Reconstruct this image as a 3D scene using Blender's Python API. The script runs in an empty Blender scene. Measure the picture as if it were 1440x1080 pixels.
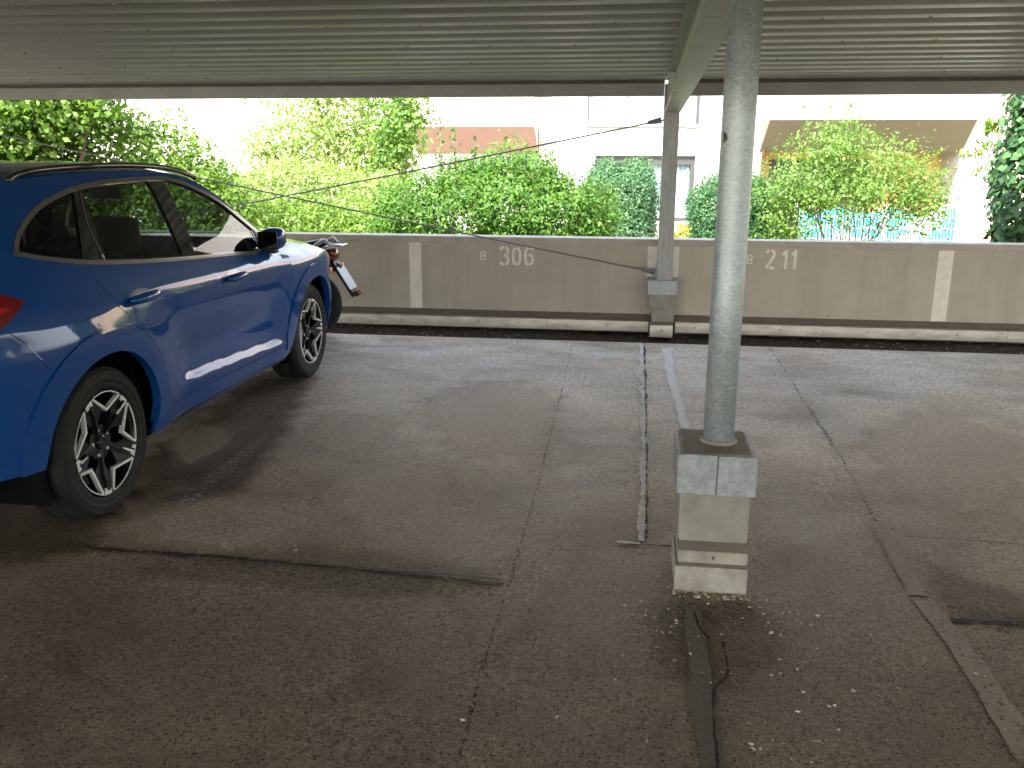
import bpy, bmesh, math, random
import numpy as np
from mathutils import Vector, Matrix
from mathutils.geometry import delaunay_2d_cdt
rng = np.random.default_rng(7); random.seed(7)
sc = bpy.context.scene
COL = sc.collection

# ------------------------------------------------------------------ camera
F, PITCH, YAW, ROLL, CH = 1251.69, math.radians(14.735), math.radians(-7.872), math.radians(0.117), 1.7004
fw = np.array([math.sin(YAW)*math.cos(PITCH), math.cos(YAW)*math.cos(PITCH), -math.sin(PITCH)])
_r = np.array([math.cos(YAW), -math.sin(YAW), 0.]); _u = np.cross(_r, fw)
cr = _r*math.cos(ROLL)+_u*math.sin(ROLL); cu = -_r*math.sin(ROLL)+_u*math.cos(ROLL)
EYE = np.array([0, 0, CH])
def at(x, y, X=None, Y=None, Z=None):
    """real-world point seen at survey pixel x,y of the photo, on the plane X=, Y= or Z="""
    d = fw+(x-720)/F*cr-(y-540)/F*cu
    t = X/d[0] if X is not None else Y/d[1] if Y is not None else (Z-CH)/d[2]
    return EYE+t*d
cam = bpy.data.cameras.new('camera'); co = bpy.data.objects.new('camera', cam); COL.objects.link(co)
cam.sensor_width = 36; cam.lens = F*36/1440; cam.clip_end = 1000; cam.clip_start = .05
M = Matrix(((cr[0], cu[0], -fw[0], 0), (cr[1], cu[1], -fw[1], 0), (cr[2], cu[2], -fw[2], CH), (0, 0, 0, 1)))
co.matrix_world = M; sc.camera = co

# ------------------------------------------------------------------ materials
def nodes(name):
    m = bpy.data.materials.new(name); m.use_nodes = True
    nt = m.node_tree; return m, nt, nt.nodes['Principled BSDF'], nt.nodes['Material Output']
def N(nt, t, **kw):
    n = nt.nodes.new(t)
    for k, v in kw.items():
        if k in n.inputs: n.inputs[k].default_value = v
        else: setattr(n, k, v)
    return n
def noise(nt, scale, detail=4, rough=.55, vec=None, dist=0):
    n = N(nt, 'ShaderNodeTexNoise'); n.inputs['Scale'].default_value = scale; n.inputs['Detail'].default_value = detail
    n.inputs['Roughness'].default_value = rough; n.inputs['Distortion'].default_value = dist
    if vec is not None: nt.links.new(vec, n.inputs['Vector'])
    return n.outputs['Fac']
def ramp(nt, fac, stops):
    r = N(nt, 'ShaderNodeValToRGB'); e = r.color_ramp.elements
    while len(e) < len(stops): e.new(.5)
    for el, (p, c) in zip(e, stops):
        el.position = p; el.color = (*c, 1) if len(c) == 3 else c
    nt.links.new(fac, r.inputs['Fac']); return r.outputs['Color']
def g(v): return (v, v, v)
def mixc(nt, fac, a, b, mode='MIX'):
    m = N(nt, 'ShaderNodeMix', data_type='RGBA', blend_type=mode)
    for s, v in ((0, fac), (6, a), (7, b)):
        if isinstance(v, (int, float)): m.inputs[s].default_value = v
        elif isinstance(v, tuple): m.inputs[s].default_value = (*v, 1)
        else: nt.links.new(v, m.inputs[s])
    return m.outputs[2]
def coords(nt, scale=(1, 1, 1), which='Object'):
    tc = N(nt, 'ShaderNodeTexCoord'); mp = N(nt, 'ShaderNodeMapping'); mp.inputs['Scale'].default_value = scale
    nt.links.new(tc.outputs[which], mp.inputs['Vector']); return mp.outputs['Vector']
def bump(nt, p, h, strength=.3, dist=.01):
    b = N(nt, 'ShaderNodeBump'); b.inputs['Strength'].default_value = strength; b.inputs['Distance'].default_value = dist
    nt.links.new(h, b.inputs['Height']); nt.links.new(b.outputs['Normal'], p.inputs['Normal'])
def mat(name, col, rough=.5, metal=0, vary=.25, scale=6, bs=0, bscale=80, bd=.004, coat=0, spec=.5, stretch=(1, 1, 1), spots=None):
    m, nt, p, o = nodes(name)
    v = coords(nt, stretch)
    c = mixc(nt, 1.0, tuple(col), ramp(nt, noise(nt, scale, 6, .6, v), [(.25, g(1-vary)), (.75, g(1+vary*.5))]), 'MULTIPLY') if vary else None
    if spots:
        s = noise(nt, spots[0], 3, .6, v); c = mixc(nt, ramp(nt, s, [(spots[1], g(0)), (spots[1]+.06, g(1))]), c, tuple(spots[2]))
    if c is not None: nt.links.new(c, p.inputs['Base Color'])
    else: p.inputs['Base Color'].default_value = (*col, 1)
    p.inputs['Roughness'].default_value = rough; p.inputs['Metallic'].default_value = metal
    p.inputs['Coat Weight'].default_value = coat; p.inputs['Coat Roughness'].default_value = .03
    p.inputs['Specular IOR Level'].default_value = spec
    if bs: bump(nt, p, noise(nt, bscale, 5, .65, v), bs, bd)
    return m
MT = {}
def panel_mat():
    m = mat('wall_paint_beige', (.52, .482, .41), .78, vary=.14, scale=3, bs=.25, bscale=60, spots=(7, .765, (.10, .085, .07)))
    nt = m.node_tree; p = nt.nodes['Principled BSDF']; src = p.inputs['Base Color'].links[0].from_socket
    dr = ramp(nt, noise(nt, 3.2, 5, .65, coords(nt, (1.6, 1, .10))), [(.46, g(0)), (.70, g(.26))])
    c = mixc(nt, dr, src, (.28, .25, .205)); pits = ramp(nt, noise(nt, 20, 2, .5, coords(nt)), [(.745, g(0)), (.77, g(1))])
    c = mixc(nt, pits, c, (.08, .068, .055)); nt.links.new(c, p.inputs['Base Color']); return m
MT['panel'] = panel_mat()
MT['cap'] = mat('coping_concrete', (.50, .46, .41), .8, vary=.2, scale=8, bs=.5, bscale=90)
MT['white_paint'] = mat('white_line_paint', (.90, .87, .80), .7, vary=.16, scale=12, bs=.2, bscale=90)
MT['kick'] = mat('zinc_kick_plate', (.72, .68, .60), .45, .35, vary=.35, scale=5, bs=.15, bscale=14, stretch=(1, 1, 4))
MT['ledge'] = mat('dark_ledge', (.13, .11, .09), .8, vary=.3)  # dark tone for the ledge band and the joints between blocks
MT['concrete'] = mat('pedestal_concrete', (.31, .31, .272), .8, vary=.34, scale=9, bs=.35, bscale=70, spots=(34, .72, (.62, .6, .52)))
MT['mortar'] = mat('mortar_plinth', (.38, .365, .315), .85, vary=.45, scale=14, bs=.6, bscale=60)
MT['galv_post'] = mat('galvanised_post', (.29, .305, .31), .5, .55, vary=.28, scale=9, bs=.2, bscale=40, stretch=(2.5, 2.5, .5))
MT['collar'] = mat('galvanised_collar', (.36, .395, .42), .5, .4, vary=.35, scale=40, bs=.25, bscale=60)
MT['beam'] = mat('galvanised_beam', (.40, .42, .37), .48, .45, vary=.22, scale=5, bs=.12, bscale=30)
MT['purlin'] = mat('grey_edge_channel', (.31, .315, .31), .6, .25, vary=.2, scale=4, bs=.2, bscale=40)
MT['roof'] = mat('coated_roof_sheet', (.42, .417, .41), .42, 0, vary=.22, scale=1.6, stretch=(.35, 1.6, 1), spots=(2.2, .66, (.20, .18, .15)))
MT['steel'] = mat('steel_cable', (.20, .19, .18), .45, .6, vary=.2, scale=30)
MT['black'] = mat('black_plastic', (.012, .012, .013), .45, vary=0)
MT['void'] = mat('black_lining', (.006, .006, .007), .9, vary=0, spec=.1)
MT['gloss_black'] = mat('gloss_black_trim', (.008, .008, .009), .06, vary=0, coat=1)
MT['rubber'] = mat('tyre_rubber', (.015, .0145, .014), .7, vary=.35, scale=14, bs=.25, bscale=50, spec=.35)
MT['alloy'] = mat('machined_alloy', (.88, .88, .86), .3, .2, vary=.08, scale=20)
MT['rim_black'] = mat('rim_gloss_black', (.010, .010, .011), .25, vary=0, coat=.25)
MT['satin'] = mat('satin_window_trim', (.34, .33, .32), .28, .8, vary=.08)
MT['red'] = mat('red_lamp_lens', (.20, .005, .008), .08, vary=.3, scale=25, coat=1)
MT['orange'] = mat('amber_lens', (.85, .25, .02), .15, vary=.1, coat=1)
MT['headlamp'] = mat('headlamp_lens', (.5, .52, .55), .05, .3, vary=.2, coat=1)
MT['seat'] = mat('seat_cloth', (.018, .018, .020), .85, vary=.2)
MT['silver'] = mat('silver_paint', (.62, .64, .66), .3, .6, vary=.1)
MT['plate'] = mat('licence_plate_white', (.62, .68, .74), .4, vary=.15, scale=30)
MT['brown'] = mat('rust_brown', (.2, .09, .05), .7)
# galvanised pipe with curled brush marks
def pipe_mat():
    m, nt, p, o = nodes('galvanised_pipe')
    v = coords(nt, (1, 1, 2.2)); n1 = noise(nt, 26, 4, .6, v, 2.2); n2 = noise(nt, 5, 3, .5, coords(nt, (1, 1, .6)))
    c = mixc(nt, n2, (.46, .55, .60), (.72, .80, .85)); c = mixc(nt, .55, c, ramp(nt, n1, [(.35, g(.4)), (.65, g(1.1))]), 'MULTIPLY')
    sp = noise(nt, 9, 2, .5, coords(nt, (1.3, 1.3, 1))); c = mixc(nt, ramp(nt, sp, [(.74, g(0)), (.78, g(1))]), c, (.06, .055, .05))
    nt.links.new(c, p.inputs['Base Color']); p.inputs['Metallic'].default_value = .5
    nt.links.new(ramp(nt, n1, [(.3, g(.36)), (.7, g(.60))]), p.inputs['Roughness']); bump(nt, p, n1, .22, .004); return m
MT['pipe'] = pipe_mat()
def car_paint():
    m, nt, p, o = nodes('blue_metallic_paint')
    fl = N(nt, 'ShaderNodeTexVoronoi'); fl.inputs['Scale'].default_value = 900; nt.links.new(coords(nt), fl.inputs['Vector'])
    c = mixc(nt, .12, (.0014, .061, .272), fl.outputs['Color'], 'OVERLAY')
    nt.links.new(c, p.inputs['Base Color']); p.inputs['Metallic'].default_value = .0; p.inputs['Specular IOR Level'].default_value = .05; p.inputs['Roughness'].default_value = .45
    p.inputs['Coat Weight'].default_value = 1; p.inputs['Coat Roughness'].default_value = .025
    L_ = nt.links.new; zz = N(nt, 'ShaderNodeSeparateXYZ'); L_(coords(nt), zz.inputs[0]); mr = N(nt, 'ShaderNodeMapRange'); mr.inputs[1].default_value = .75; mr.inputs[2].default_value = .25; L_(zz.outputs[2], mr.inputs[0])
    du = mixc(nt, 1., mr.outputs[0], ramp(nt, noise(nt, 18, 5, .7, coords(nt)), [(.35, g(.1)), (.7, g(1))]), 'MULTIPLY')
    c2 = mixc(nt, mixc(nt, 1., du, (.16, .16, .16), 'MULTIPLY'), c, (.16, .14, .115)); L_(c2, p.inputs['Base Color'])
    L_(ramp(nt, du, [(0, g(.022)), (1, g(.16))]), p.inputs['Coat Roughness'])
    return m
MT['paint'] = car_paint()
def glass(name, tint, rough=.0):
    m, nt, p, o = nodes(name); nt.nodes.remove(p)
    t = N(nt, 'ShaderNodeBsdfTransparent'); t.inputs['Color'].default_value = (*tint, 1)
    gl = N(nt, 'ShaderNodeBsdfGlossy'); gl.inputs['Roughness'].default_value = rough
    lw = N(nt, 'ShaderNodeLayerWeight'); lw.inputs['Blend'].default_value = .5; pw = N(nt, 'ShaderNodeMath', operation='POWER'); pw.inputs[1].default_value = 4.5; nt.links.new(lw.outputs['Facing'], pw.inputs[0])
    fr = N(nt, 'ShaderNodeMath', operation='MULTIPLY_ADD'); fr.inputs[1].default_value = .92; fr.inputs[2].default_value = .05; nt.links.new(pw.outputs[0], fr.inputs[0])
    mx = N(nt, 'ShaderNodeMixShader'); L = nt.links.new
    L(fr.outputs[0], mx.inputs[0]); L(t.outputs[0], mx.inputs[1]); L(gl.outputs[0], mx.inputs[2]); L(mx.outputs[0], o.inputs['Surface'])
    return m
MT['glass'] = glass('car_glass', (.45, .50, .47)); MT['dark_glass'] = glass('privacy_glass', (.10, .11, .11))
MT['pane'] = glass('house_window_glass', (.75, .8, .82))
def leafmat(name, c0, c1, c2, trans=.45, odd=None):
    m, nt, p, o = nodes(name); L = nt.links.new
    ge = N(nt, 'ShaderNodeNewGeometry')
    st = [(0, c0), (.5, c1), (1, c2)] if not odd else [(0, c0), (.45, c1), (.93, c2), (.95, odd)]
    c = ramp(nt, ge.outputs['Random Per Island'], st)
    # light and dark patches as the plant's own growth differs (young / old leaves)
    c = mixc(nt, .35, c, ramp(nt, noise(nt, 2.3, 3, .6, coords(nt)), [(.35, g(.55)), (.65, g(1.35))]), 'MULTIPLY')
    L(c, p.inputs['Base Color']); p.inputs['Roughness'].default_value = .5; p.inputs['Specular IOR Level'].default_value = .35
    tr = N(nt, 'ShaderNodeBsdfTranslucent'); L(mixc(nt, 1.0, c, (1.3, 1.25, .6), 'MULTIPLY'), tr.inputs['Color'])
    mx = N(nt, 'ShaderNodeMixShader'); mx.inputs[0].default_value = trans
    L(p.outputs[0], mx.inputs[1]); L(tr.outputs[0], mx.inputs[2]); L(mx.outputs[0], o.inputs['Surface']); return m
MT['bark'] = mat('bark', (.14, .10, .07), .9, vary=.4, scale=20, bs=.5, bscale=40)

def floor_mat():
    m, nt, p, o = nodes('stained_asphalt'); L = nt.links.new
    v = coords(nt)
    big = noise(nt, .55, 5, .6, v, .6); mid = noise(nt, 1.9, 7, .68, v, .5); fine = noise(nt, 120, 3, .75, v); grit = noise(nt, 38, 7, .9, v); coarse = noise(nt, 11, 6, .75, v)
    c = mixc(nt, ramp(nt, big, [(.36, g(0)), (.62, g(1))]), (.195, .146, .103), (.31, .244, .182))
    c = mixc(nt, 1., c, ramp(nt, mid, [(.3, g(.76)), (.5, g(1.)), (.7, g(1.2))]), 'MULTIPLY')
    # dried puddle rims: pale islands with a dark tide line
    pd = noise(nt, .8, 2.5, .45, coords(nt, (1, .75, 1)), .7)
    c = mixc(nt, ramp(nt, pd, [(.54, g(0)), (.565, g(.28)), (.59, g(0))]), c, (.10, .080, .062))
    c = mixc(nt, ramp(nt, pd, [(.56, g(0)), (.60, g(.4)), (.75, g(.15))]), c, (.36, .295, .225))
    # light gradient painted in: floor paler beyond the slab joint than in the lane
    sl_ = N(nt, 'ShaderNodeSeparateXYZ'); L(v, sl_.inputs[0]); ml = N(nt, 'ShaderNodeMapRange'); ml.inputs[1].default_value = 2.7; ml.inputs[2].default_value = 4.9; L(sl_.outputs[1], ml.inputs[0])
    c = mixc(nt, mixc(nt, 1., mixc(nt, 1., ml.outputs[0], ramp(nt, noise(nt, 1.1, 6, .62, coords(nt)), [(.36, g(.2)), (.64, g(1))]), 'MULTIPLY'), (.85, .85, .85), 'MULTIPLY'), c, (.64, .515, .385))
    # pale dust towards the wall, strengthened to paint in the floor's light gradient
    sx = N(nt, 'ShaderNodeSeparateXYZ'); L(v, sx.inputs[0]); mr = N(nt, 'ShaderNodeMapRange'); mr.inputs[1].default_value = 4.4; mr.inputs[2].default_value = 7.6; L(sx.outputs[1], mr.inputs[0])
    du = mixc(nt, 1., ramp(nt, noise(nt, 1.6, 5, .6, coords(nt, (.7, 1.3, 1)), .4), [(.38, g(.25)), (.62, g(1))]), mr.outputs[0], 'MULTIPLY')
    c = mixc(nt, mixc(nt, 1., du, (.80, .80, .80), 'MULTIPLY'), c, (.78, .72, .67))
    st = noise(nt, 1.3, 3, .5, coords(nt, (.8, 1.2, 1)), 1.2)
    c = mixc(nt, ramp(nt, st, [(.60, g(0)), (.68, g(.30))]), c, (.085, .070, .056))
    c = mixc(nt, 1., c, ramp(nt, coarse, [(.30, g(.86)), (.5, g(1.)), (.70, g(1.12))]), 'MULTIPLY')
    wear = ramp(nt, noise(nt, 1.7, 4, .6, coords(nt, (1.2, .9, 1)), .8), [(.35, g(.35)), (.65, g(1.))])
    c = mixc(nt, wear, c, ramp(nt, grit, [(.37, g(.36)), (.5, g(1.02)), (.63, g(1.8))]), 'MULTIPLY')
    c = mixc(nt, 1., c, ramp(nt, fine, [(.30, g(.5)), (.5, g(1.)), (.70, g(1.5))]), 'MULTIPLY')
    vo = N(nt, 'ShaderNodeTexVoronoi'); vo.inputs['Scale'].default_value = 70; L(v, vo.inputs['Vector'])
    rnd = N(nt, 'ShaderNodeSeparateColor'); L(vo.outputs['Color'], rnd.inputs[0])
    sp = ramp(nt, vo.outputs['Distance'], [(.14, g(1)), (.26, g(0))]); pick = ramp(nt, rnd.outputs[0], [(.90, g(0)), (.92, g(.9))])
    c = mixc(nt, mixc(nt, 1., sp, pick, 'MULTIPLY'), c, (.48, .43, .37))
    pick2 = ramp(nt, rnd.outputs[1], [(.68, g(0)), (.73, g(1))])
    c = mixc(nt, mixc(nt, 1., ramp(nt, vo.outputs['Distance'], [(.2, g(.85)), (.45, g(0))]), pick2, 'MULTIPLY'), c, (.03, .025, .020))
    L(c, p.inputs['Base Color'])
    L(ramp(nt, mid, [(.3, g(.5)), (.7, g(.72))]), p.inputs['Roughness']); p.inputs['Specular IOR Level'].default_value = .3
    h = mixc(nt, .5, fine, grit); bump(nt, p, h, .35, .005); return m
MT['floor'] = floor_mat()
MT['gutter'] = mat('gutter_dirt', (.085, .068, .052), .95, vary=.5, scale=18, bs=.9, bscale=50, bd=.02, spec=.2, spots=(40, .68, (.14, .11, .08)))

MT['bead'] = mat('joint_sealant', (.09, .082, .07), .6, vary=.5, scale=30, bs=.6, bscale=60)
def worn_paint(name, col, cover):
    m, nt, p, o = nodes(name); L = nt.links.new; v = coords(nt)
    a = noise(nt, 55, 4, .7, v); p.inputs['Roughness'].default_value = .8
    c = mixc(nt, noise(nt, 20, 4, .6, v), col, tuple(k*.6 for k in col)); L(c, p.inputs['Base Color'])
    al = ramp(nt, a, [(cover, g(0)), (cover+.05, g(1))]); L(al, p.inputs['Alpha']); return m
MT['tar'] = worn_paint('tar_joint', (.022, .019, .016), .38); MT['crack'] = worn_paint('fine_crack', (.06, .048, .038), .50); MT['patch'] = worn_paint('grey_cement_patch', (.48, .41, .325), .38); MT['patch_dark'] = worn_paint('dark_cement_patch', (.215, .198, .165), .36); MT['pit'] = worn_paint('dark_pitting', (.07, .056, .044), .56)
MT['worn'] = worn_paint('worn_white_paint', (.72, .68, .62), .56); MT['chip'] = worn_paint('chipped_white_paint', (.95, .94, .92), .29)
MT['lime'] = worn_paint('lime_bloom', (.95, .93, .92), .30)
MT['litter'] = mat('leaf_litter', (.66, .58, .46), .8, vary=.5, scale=30)
MT['soil'] = mat('garden_soil', (.27, .26, .17), .95, vary=.5, scale=1.5, bs=.6, bscale=20)
MT['facade'] = mat('white_render', (.43, .415, .405), .85, vary=.06, scale=2, bs=.15, bscale=60)
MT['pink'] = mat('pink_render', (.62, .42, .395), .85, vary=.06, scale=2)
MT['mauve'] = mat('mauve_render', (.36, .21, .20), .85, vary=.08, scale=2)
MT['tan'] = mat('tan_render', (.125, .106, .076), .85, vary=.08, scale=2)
MT['ochre'] = mat('ochre_render', (.62, .38, .15), .85, vary=.12, scale=3)
MT['frame'] = mat('dark_window_frame', (.028, .025, .026), .5, vary=.1)
MT['wframe'] = mat('grey_window_frame', (.16, .18, .21), .5, vary=.1)
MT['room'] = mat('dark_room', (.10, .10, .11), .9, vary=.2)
MT['curtain'] = mat('lace_curtain', (.80, .84, .88), .9, vary=.5, scale=9, stretch=(3, 1, 1), bs=.2, bscale=30)
MT['blind'] = mat('white_blind', (.6, .62, .64), .8, vary=.05)
MT['tarp'] = mat('turquoise_tarp', (.03, .36, .42), .5, vary=.3, scale=2.5, spots=(1.6, .57, (.60, .72, .74)))
MT['wire'] = mat('galvanised_wire', (.55, .57, .57), .5, .3, vary=.1)

# ------------------------------------------------------------------ object helpers
ORG = np.zeros(3)
def thing(name, label, cat, loc, group=None):
    global ORG
    o = bpy.data.objects.new(name, None); COL.objects.link(o); o.location = loc; o['label'] = label; o['category'] = cat
    o.empty_display_size = .1
    if group: o['group'] = group
    ORG = np.array(loc, float); return o
def mesh_obj(name, V, Fc, m, parent=None, smooth=False, normals=None, world=True, mats=None, fmat=None):
    V = np.asarray(V, float).reshape(-1, 3)
    if parent is not None and world: V = V-ORG
    me = bpy.data.meshes.new(name); me.from_pydata([tuple(v) for v in V], [], [tuple(int(i) for i in f) for f in Fc])
    for mm in (mats or [m]): me.materials.append(mm)
    if fmat is not None: me.polygons.foreach_set('material_index', fmat)
    if smooth: me.polygons.foreach_set('use_smooth', [True]*len(me.polygons))
    me.update()
    if normals is not None: me.normals_split_custom_set_from_vertices([tuple(n) for n in normals])
    o = bpy.data.objects.new(name, me); COL.objects.link(o)
    if parent is not None: o.parent = parent
    return o
def tag(o, label=None, cat=None, group=None, kind=None):
    if label: o['label'] = label
    if cat: o['category'] = cat
    if group: o['group'] = group
    if kind: o['kind'] = kind
    return o
class MB:
    def __init__(s): s.v = []; s.f = []
    def add(s, V, Fc):
        b = len(s.v); s.v += [tuple(map(float, v)) for v in V]; s.f += [tuple(i+b for i in f) for f in Fc]; return s
    def box(s, a, b, bev=0):
        x0, y0, z0 = a; x1, y1, z1 = b
        if bev:
            bm = bmesh.new(); bmesh.ops.create_cube(bm, size=1)
            for v in bm.verts: v.co = Vector(((x0+x1)/2+v.co.x*(x1-x0), (y0+y1)/2+v.co.y*(y1-y0), (z0+z1)/2+v.co.z*(z1-z0)))
            bmesh.ops.bevel(bm, geom=bm.edges[:], offset=bev, segments=2, profile=.6, affect='EDGES')
            bm.verts.index_update(); s.add([v.co for v in bm.verts], [[v.index for v in f.verts] for f in bm.faces]); bm.free(); return s
        V = [(x0, y0, z0), (x1, y0, z0), (x1, y1, z0), (x0, y1, z0), (x0, y0, z1), (x1, y0, z1), (x1, y1, z1), (x0, y1, z1)]
        return s.add(V, [(0, 3, 2, 1), (4, 5, 6, 7), (0, 1, 5, 4), (1, 2, 6, 5), (2, 3, 7, 6), (3, 0, 4, 7)])
    def tube(s, pts, rad, n=12, cap=True):
        pts = [np.array(p, float) for p in pts]; rads = rad if hasattr(rad, '__len__') else [rad]*len(pts)
        V = []; Fc = []; up = None
        for i, p in enumerate(pts):
            t = pts[min(i+1, len(pts)-1)]-pts[max(i-1, 0)]; t = t/(np.linalg.norm(t)+1e-9)
            if up is None:
                up = np.cross(t, (0, 0, 1.)) if abs(t[2]) < .9 else np.cross(t, (0, 1., 0))
            up = up-t*(up@t); up /= np.linalg.norm(up); w = np.cross(t, up)
            for k in range(n):
                a = 2*math.pi*k/n; V.append(p+rads[i]*(math.cos(a)*up+math.sin(a)*w))
        for i in range(len(pts)-1):
            for k in range(n):
                a = i*n+k; b = i*n+(k+1) % n; Fc.append((a, b, b+n, a+n))
        if cap: Fc.append(tuple(range(n))[::-1]); Fc.append(tuple((len(pts)-1)*n+k for k in range(n)))
        return s.add(V, Fc)
    def build(s, name, m, parent=None, smooth=False, world=True):
        return mesh_obj(name, s.v, s.f, m, parent, smooth, world=world)
def pchip(xs, ys):
    xs = np.array(xs, float); ys = np.array(ys, float); h = np.diff(xs); d = np.diff(ys)/h
    s = np.zeros_like(xs); s[0] = d[0]; s[-1] = d[-1]
    for i in range(1, len(xs)-1):
        if d[i-1]*d[i] > 0:
            w1 = 2*h[i]+h[i-1]; w2 = h[i]+2*h[i-1]; s[i] = (w1+w2)/(w1/d[i-1]+w2/d[i])
    def f(x):
        x = np.clip(np.asarray(x, float), xs[0], xs[-1]); i = np.clip(np.searchsorted(xs, x)-1, 0, len(h)-1)
        t = (x-xs[i])/h[i]
        return ys[i]*(2*t**3-3*t**2+1)+s[i]*h[i]*(t**3-2*t**2+t)+ys[i+1]*(3*t**2-2*t**3)+s[i+1]*h[i]*(t**3-t**2)
    return f
def catmull(P, n=6, closed=False):
    P = [np.array(p, float) for p in P]; out = []; L = len(P)
    for i in range(L if closed else L-1):
        p0 = P[(i-1) % L] if closed or i > 0 else 2*P[0]-P[1]; p1 = P[i]; p2 = P[(i+1) % L]
        p3 = P[(i+2) % L] if closed or i < L-2 else 2*P[-1]-P[-2]
        for k in range(n):
            t = k/n; out.append(.5*(2*p1+(p2-p0)*t+(2*p0-5*p1+4*p2-p3)*t*t+(3*p1-p0-3*p2+p3)*t**3))
    if not closed: out.append(P[-1])
    return out

# ------------------------------------------------------------------ ground
def floor():
    ys = [-13, -4, 0, 2, 4, 6, 7.6, 7.95, 8.05, 8.15, 8.3, 8.42]; zs = [0]*7+[0, -.006, -.024, -.08, -.118]
    V = []; Fc = []; xs = np.linspace(-15, 15, 31)
    for y, z in zip(ys, zs):
        for x in xs: V.append((x, y, z))
    n = len(xs)
    for j in range(len(ys)-1):
        for i in range(n-1): a = j*n+i; Fc.append((a, a+1, a+1+n, a+n))
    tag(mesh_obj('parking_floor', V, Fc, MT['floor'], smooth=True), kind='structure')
    V = []; Fc = []; xs = np.linspace(-15, 15, 361); yy = np.linspace(8.36, 9.2, 13)
    for y in yy:
        for x in xs: V.append((x, y, -.122+rng.normal(0, .004)-.012*math.sin((y-8.36)*3.7)))
    n = len(xs)
    for j in range(len(yy)-1):
        for i in range(n-1): a = j*n+i; Fc.append((a, a+1, a+1+n, a+n))
    tag(mesh_obj('gutter', V, Fc, MT['gutter'], smooth=True), kind='structure')
    MBs = MB().add([(-300, 9.35, -.75), (300, 9.35, -.75), (300, 400, -.75), (-300, 400, -.75), (-300, -400, -.75), (300, -400, -.75), (300, 9.35, -.75), (-300, 9.35, -.75)], [(0, 1, 2, 3), (4, 5, 6, 7)])
    tag(MBs.build('garden_ground', MT['soil']), kind='structure')
floor()
def ribbon(name, pts, w, m, z=.004, jag=.3, step=.03, label=None):
    """flat strip along the polyline with ragged edges, lying on the floor"""
    pts = [np.array(p[:2], float) for p in pts]; P = []
    for a, b in zip(pts[:-1], pts[1:]):
        n = max(2, int(np.linalg.norm(b-a)/step))
        for k in range(n): P.append(a+(b-a)*k/n)
    P.append(pts[-1]); n = len(P); ws = w if hasattr(w, '__len__') else (w, w)
    V = []; Fc = []
    def zf(y): return np.interp(y, [7.95, 8.05, 8.15, 8.3, 8.42], [0, -.006, -.024, -.08, -.118])
    nl = rng.normal(0, 1, n); nr = rng.normal(0, 1, n)
    for k in range(1, n): nl[k] = .6*nl[k-1]+.8*nl[k]*.8; nr[k] = .6*nr[k-1]+.8*nr[k]*.8
    for i, p in enumerate(P):
        t = P[min(i+1, n-1)]-P[max(i-1, 0)]; t /= np.linalg.norm(t)+1e-9; q = np.array([-t[1], t[0]]); ww = ws[0]+(ws[1]-ws[0])*i/(n-1)
        a = p+q*ww*.5*(1+jag*nl[i]); b = p-q*ww*.5*(1+jag*nr[i])
        V += [(*a, z+zf(a[1])), (*b, z+zf(b[1]))]
    for i in range(n-1): Fc.append((2*i+1, 2*i+3, 2*i+2, 2*i))
    return tag(mesh_obj(name, V, Fc, m), kind='structure')
G = lambda x, y: at(x, y, Z=0)
ribbon('floor_seam', [G(808, 476), G(771, 625), G(735, 760), G(690, 900), G(645, 1065)], (.011, .009), MT['crack'], jag=.8)
ribbon('floor_seam', [G(1082, 488), G(1180, 640), G(1232, 735)], (.012, .014), MT['crack'], jag=.8)
ribbon('cement_patch', [G(1236, 744), G(1270, 800), G(1292, 838)], (.05, .085), MT['patch'], jag=.12)
ribbon('cement_patch', [G(1298, 846), G(1345, 905), G(1400, 985), G(1450, 1070)], (.075, .10), MT['patch'], jag=.10)
ribbon('painted_line', [G(902, 484), G(903, 540), G(905, 700), G(904, 762)], (.040, .026), MT['chip'], jag=.6)
ribbon('floor_crack', [G(905.5, 480), G(908, 540), G(910, 690), G(909, 764)], (.010, .008), MT['tar'], z=.007, jag=.9)
ribbon('floor_crack', [G(873, 765), G(905, 767), G(948, 769)], (.016, .012), MT['tar'], z=.005, jag=.8)
ribbon('painted_line', [G(868, 764), G(900, 766)], (.02, .016), MT['chip'], z=.008, jag=.6)
ribbon('lime_streak', [G(938, 490), G(942, 520), G(951, 560), G(964, 603)], (.085, .055), MT['lime'], jag=.25)
ribbon('cement_patch', [G(972, 852), G(980, 905), G(988, 990), G(1006, 1085)], (.065, .085), MT['patch_dark'], jag=.12)
ribbon('floor_crack', [G(976, 862), G(983, 885), G(996, 900)], .006, MT['tar'], z=.008, jag=.8)
ribbon('floor_crack', [G(1018, 905), G(1021, 925), G(1024, 950), G(1006, 970), G(1003, 1000), G(1009, 1070), G(1010, 1090)], .010, MT['tar'], z=.008, jag=.9)
ribbon('painted_line', [G(250, 716), G(300, 676), G(382, 606)], (.10, .085), MT['worn'], jag=.3)
ribbon('painted_line', [G(1392, 524), G(1432, 556), G(1500, 608)], (.10, .10), MT['worn'], jag=.3)
ribbon('floor_joint', [G(105, 770), G(300, 783), G(520, 803), G(708, 822)], (.026, .022), MT['tar'], jag=.5)
ribbon('pitted_band', [G(60, 768), G(300, 792), G(520, 815), G(700, 834)], (.10, .13), MT['pit'], z=.003, jag=.35)
ribbon('pitted_band', [G(1336, 868), G(1400, 870), G(1480, 874)], (.16, .12), MT['pit'], z=.003, jag=.4)
ribbon('pitted_band', [G(955, 860), G(1000, 866), G(1060, 860)], (.20, .12), MT['pit'], z=.003, jag=.4)
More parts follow.
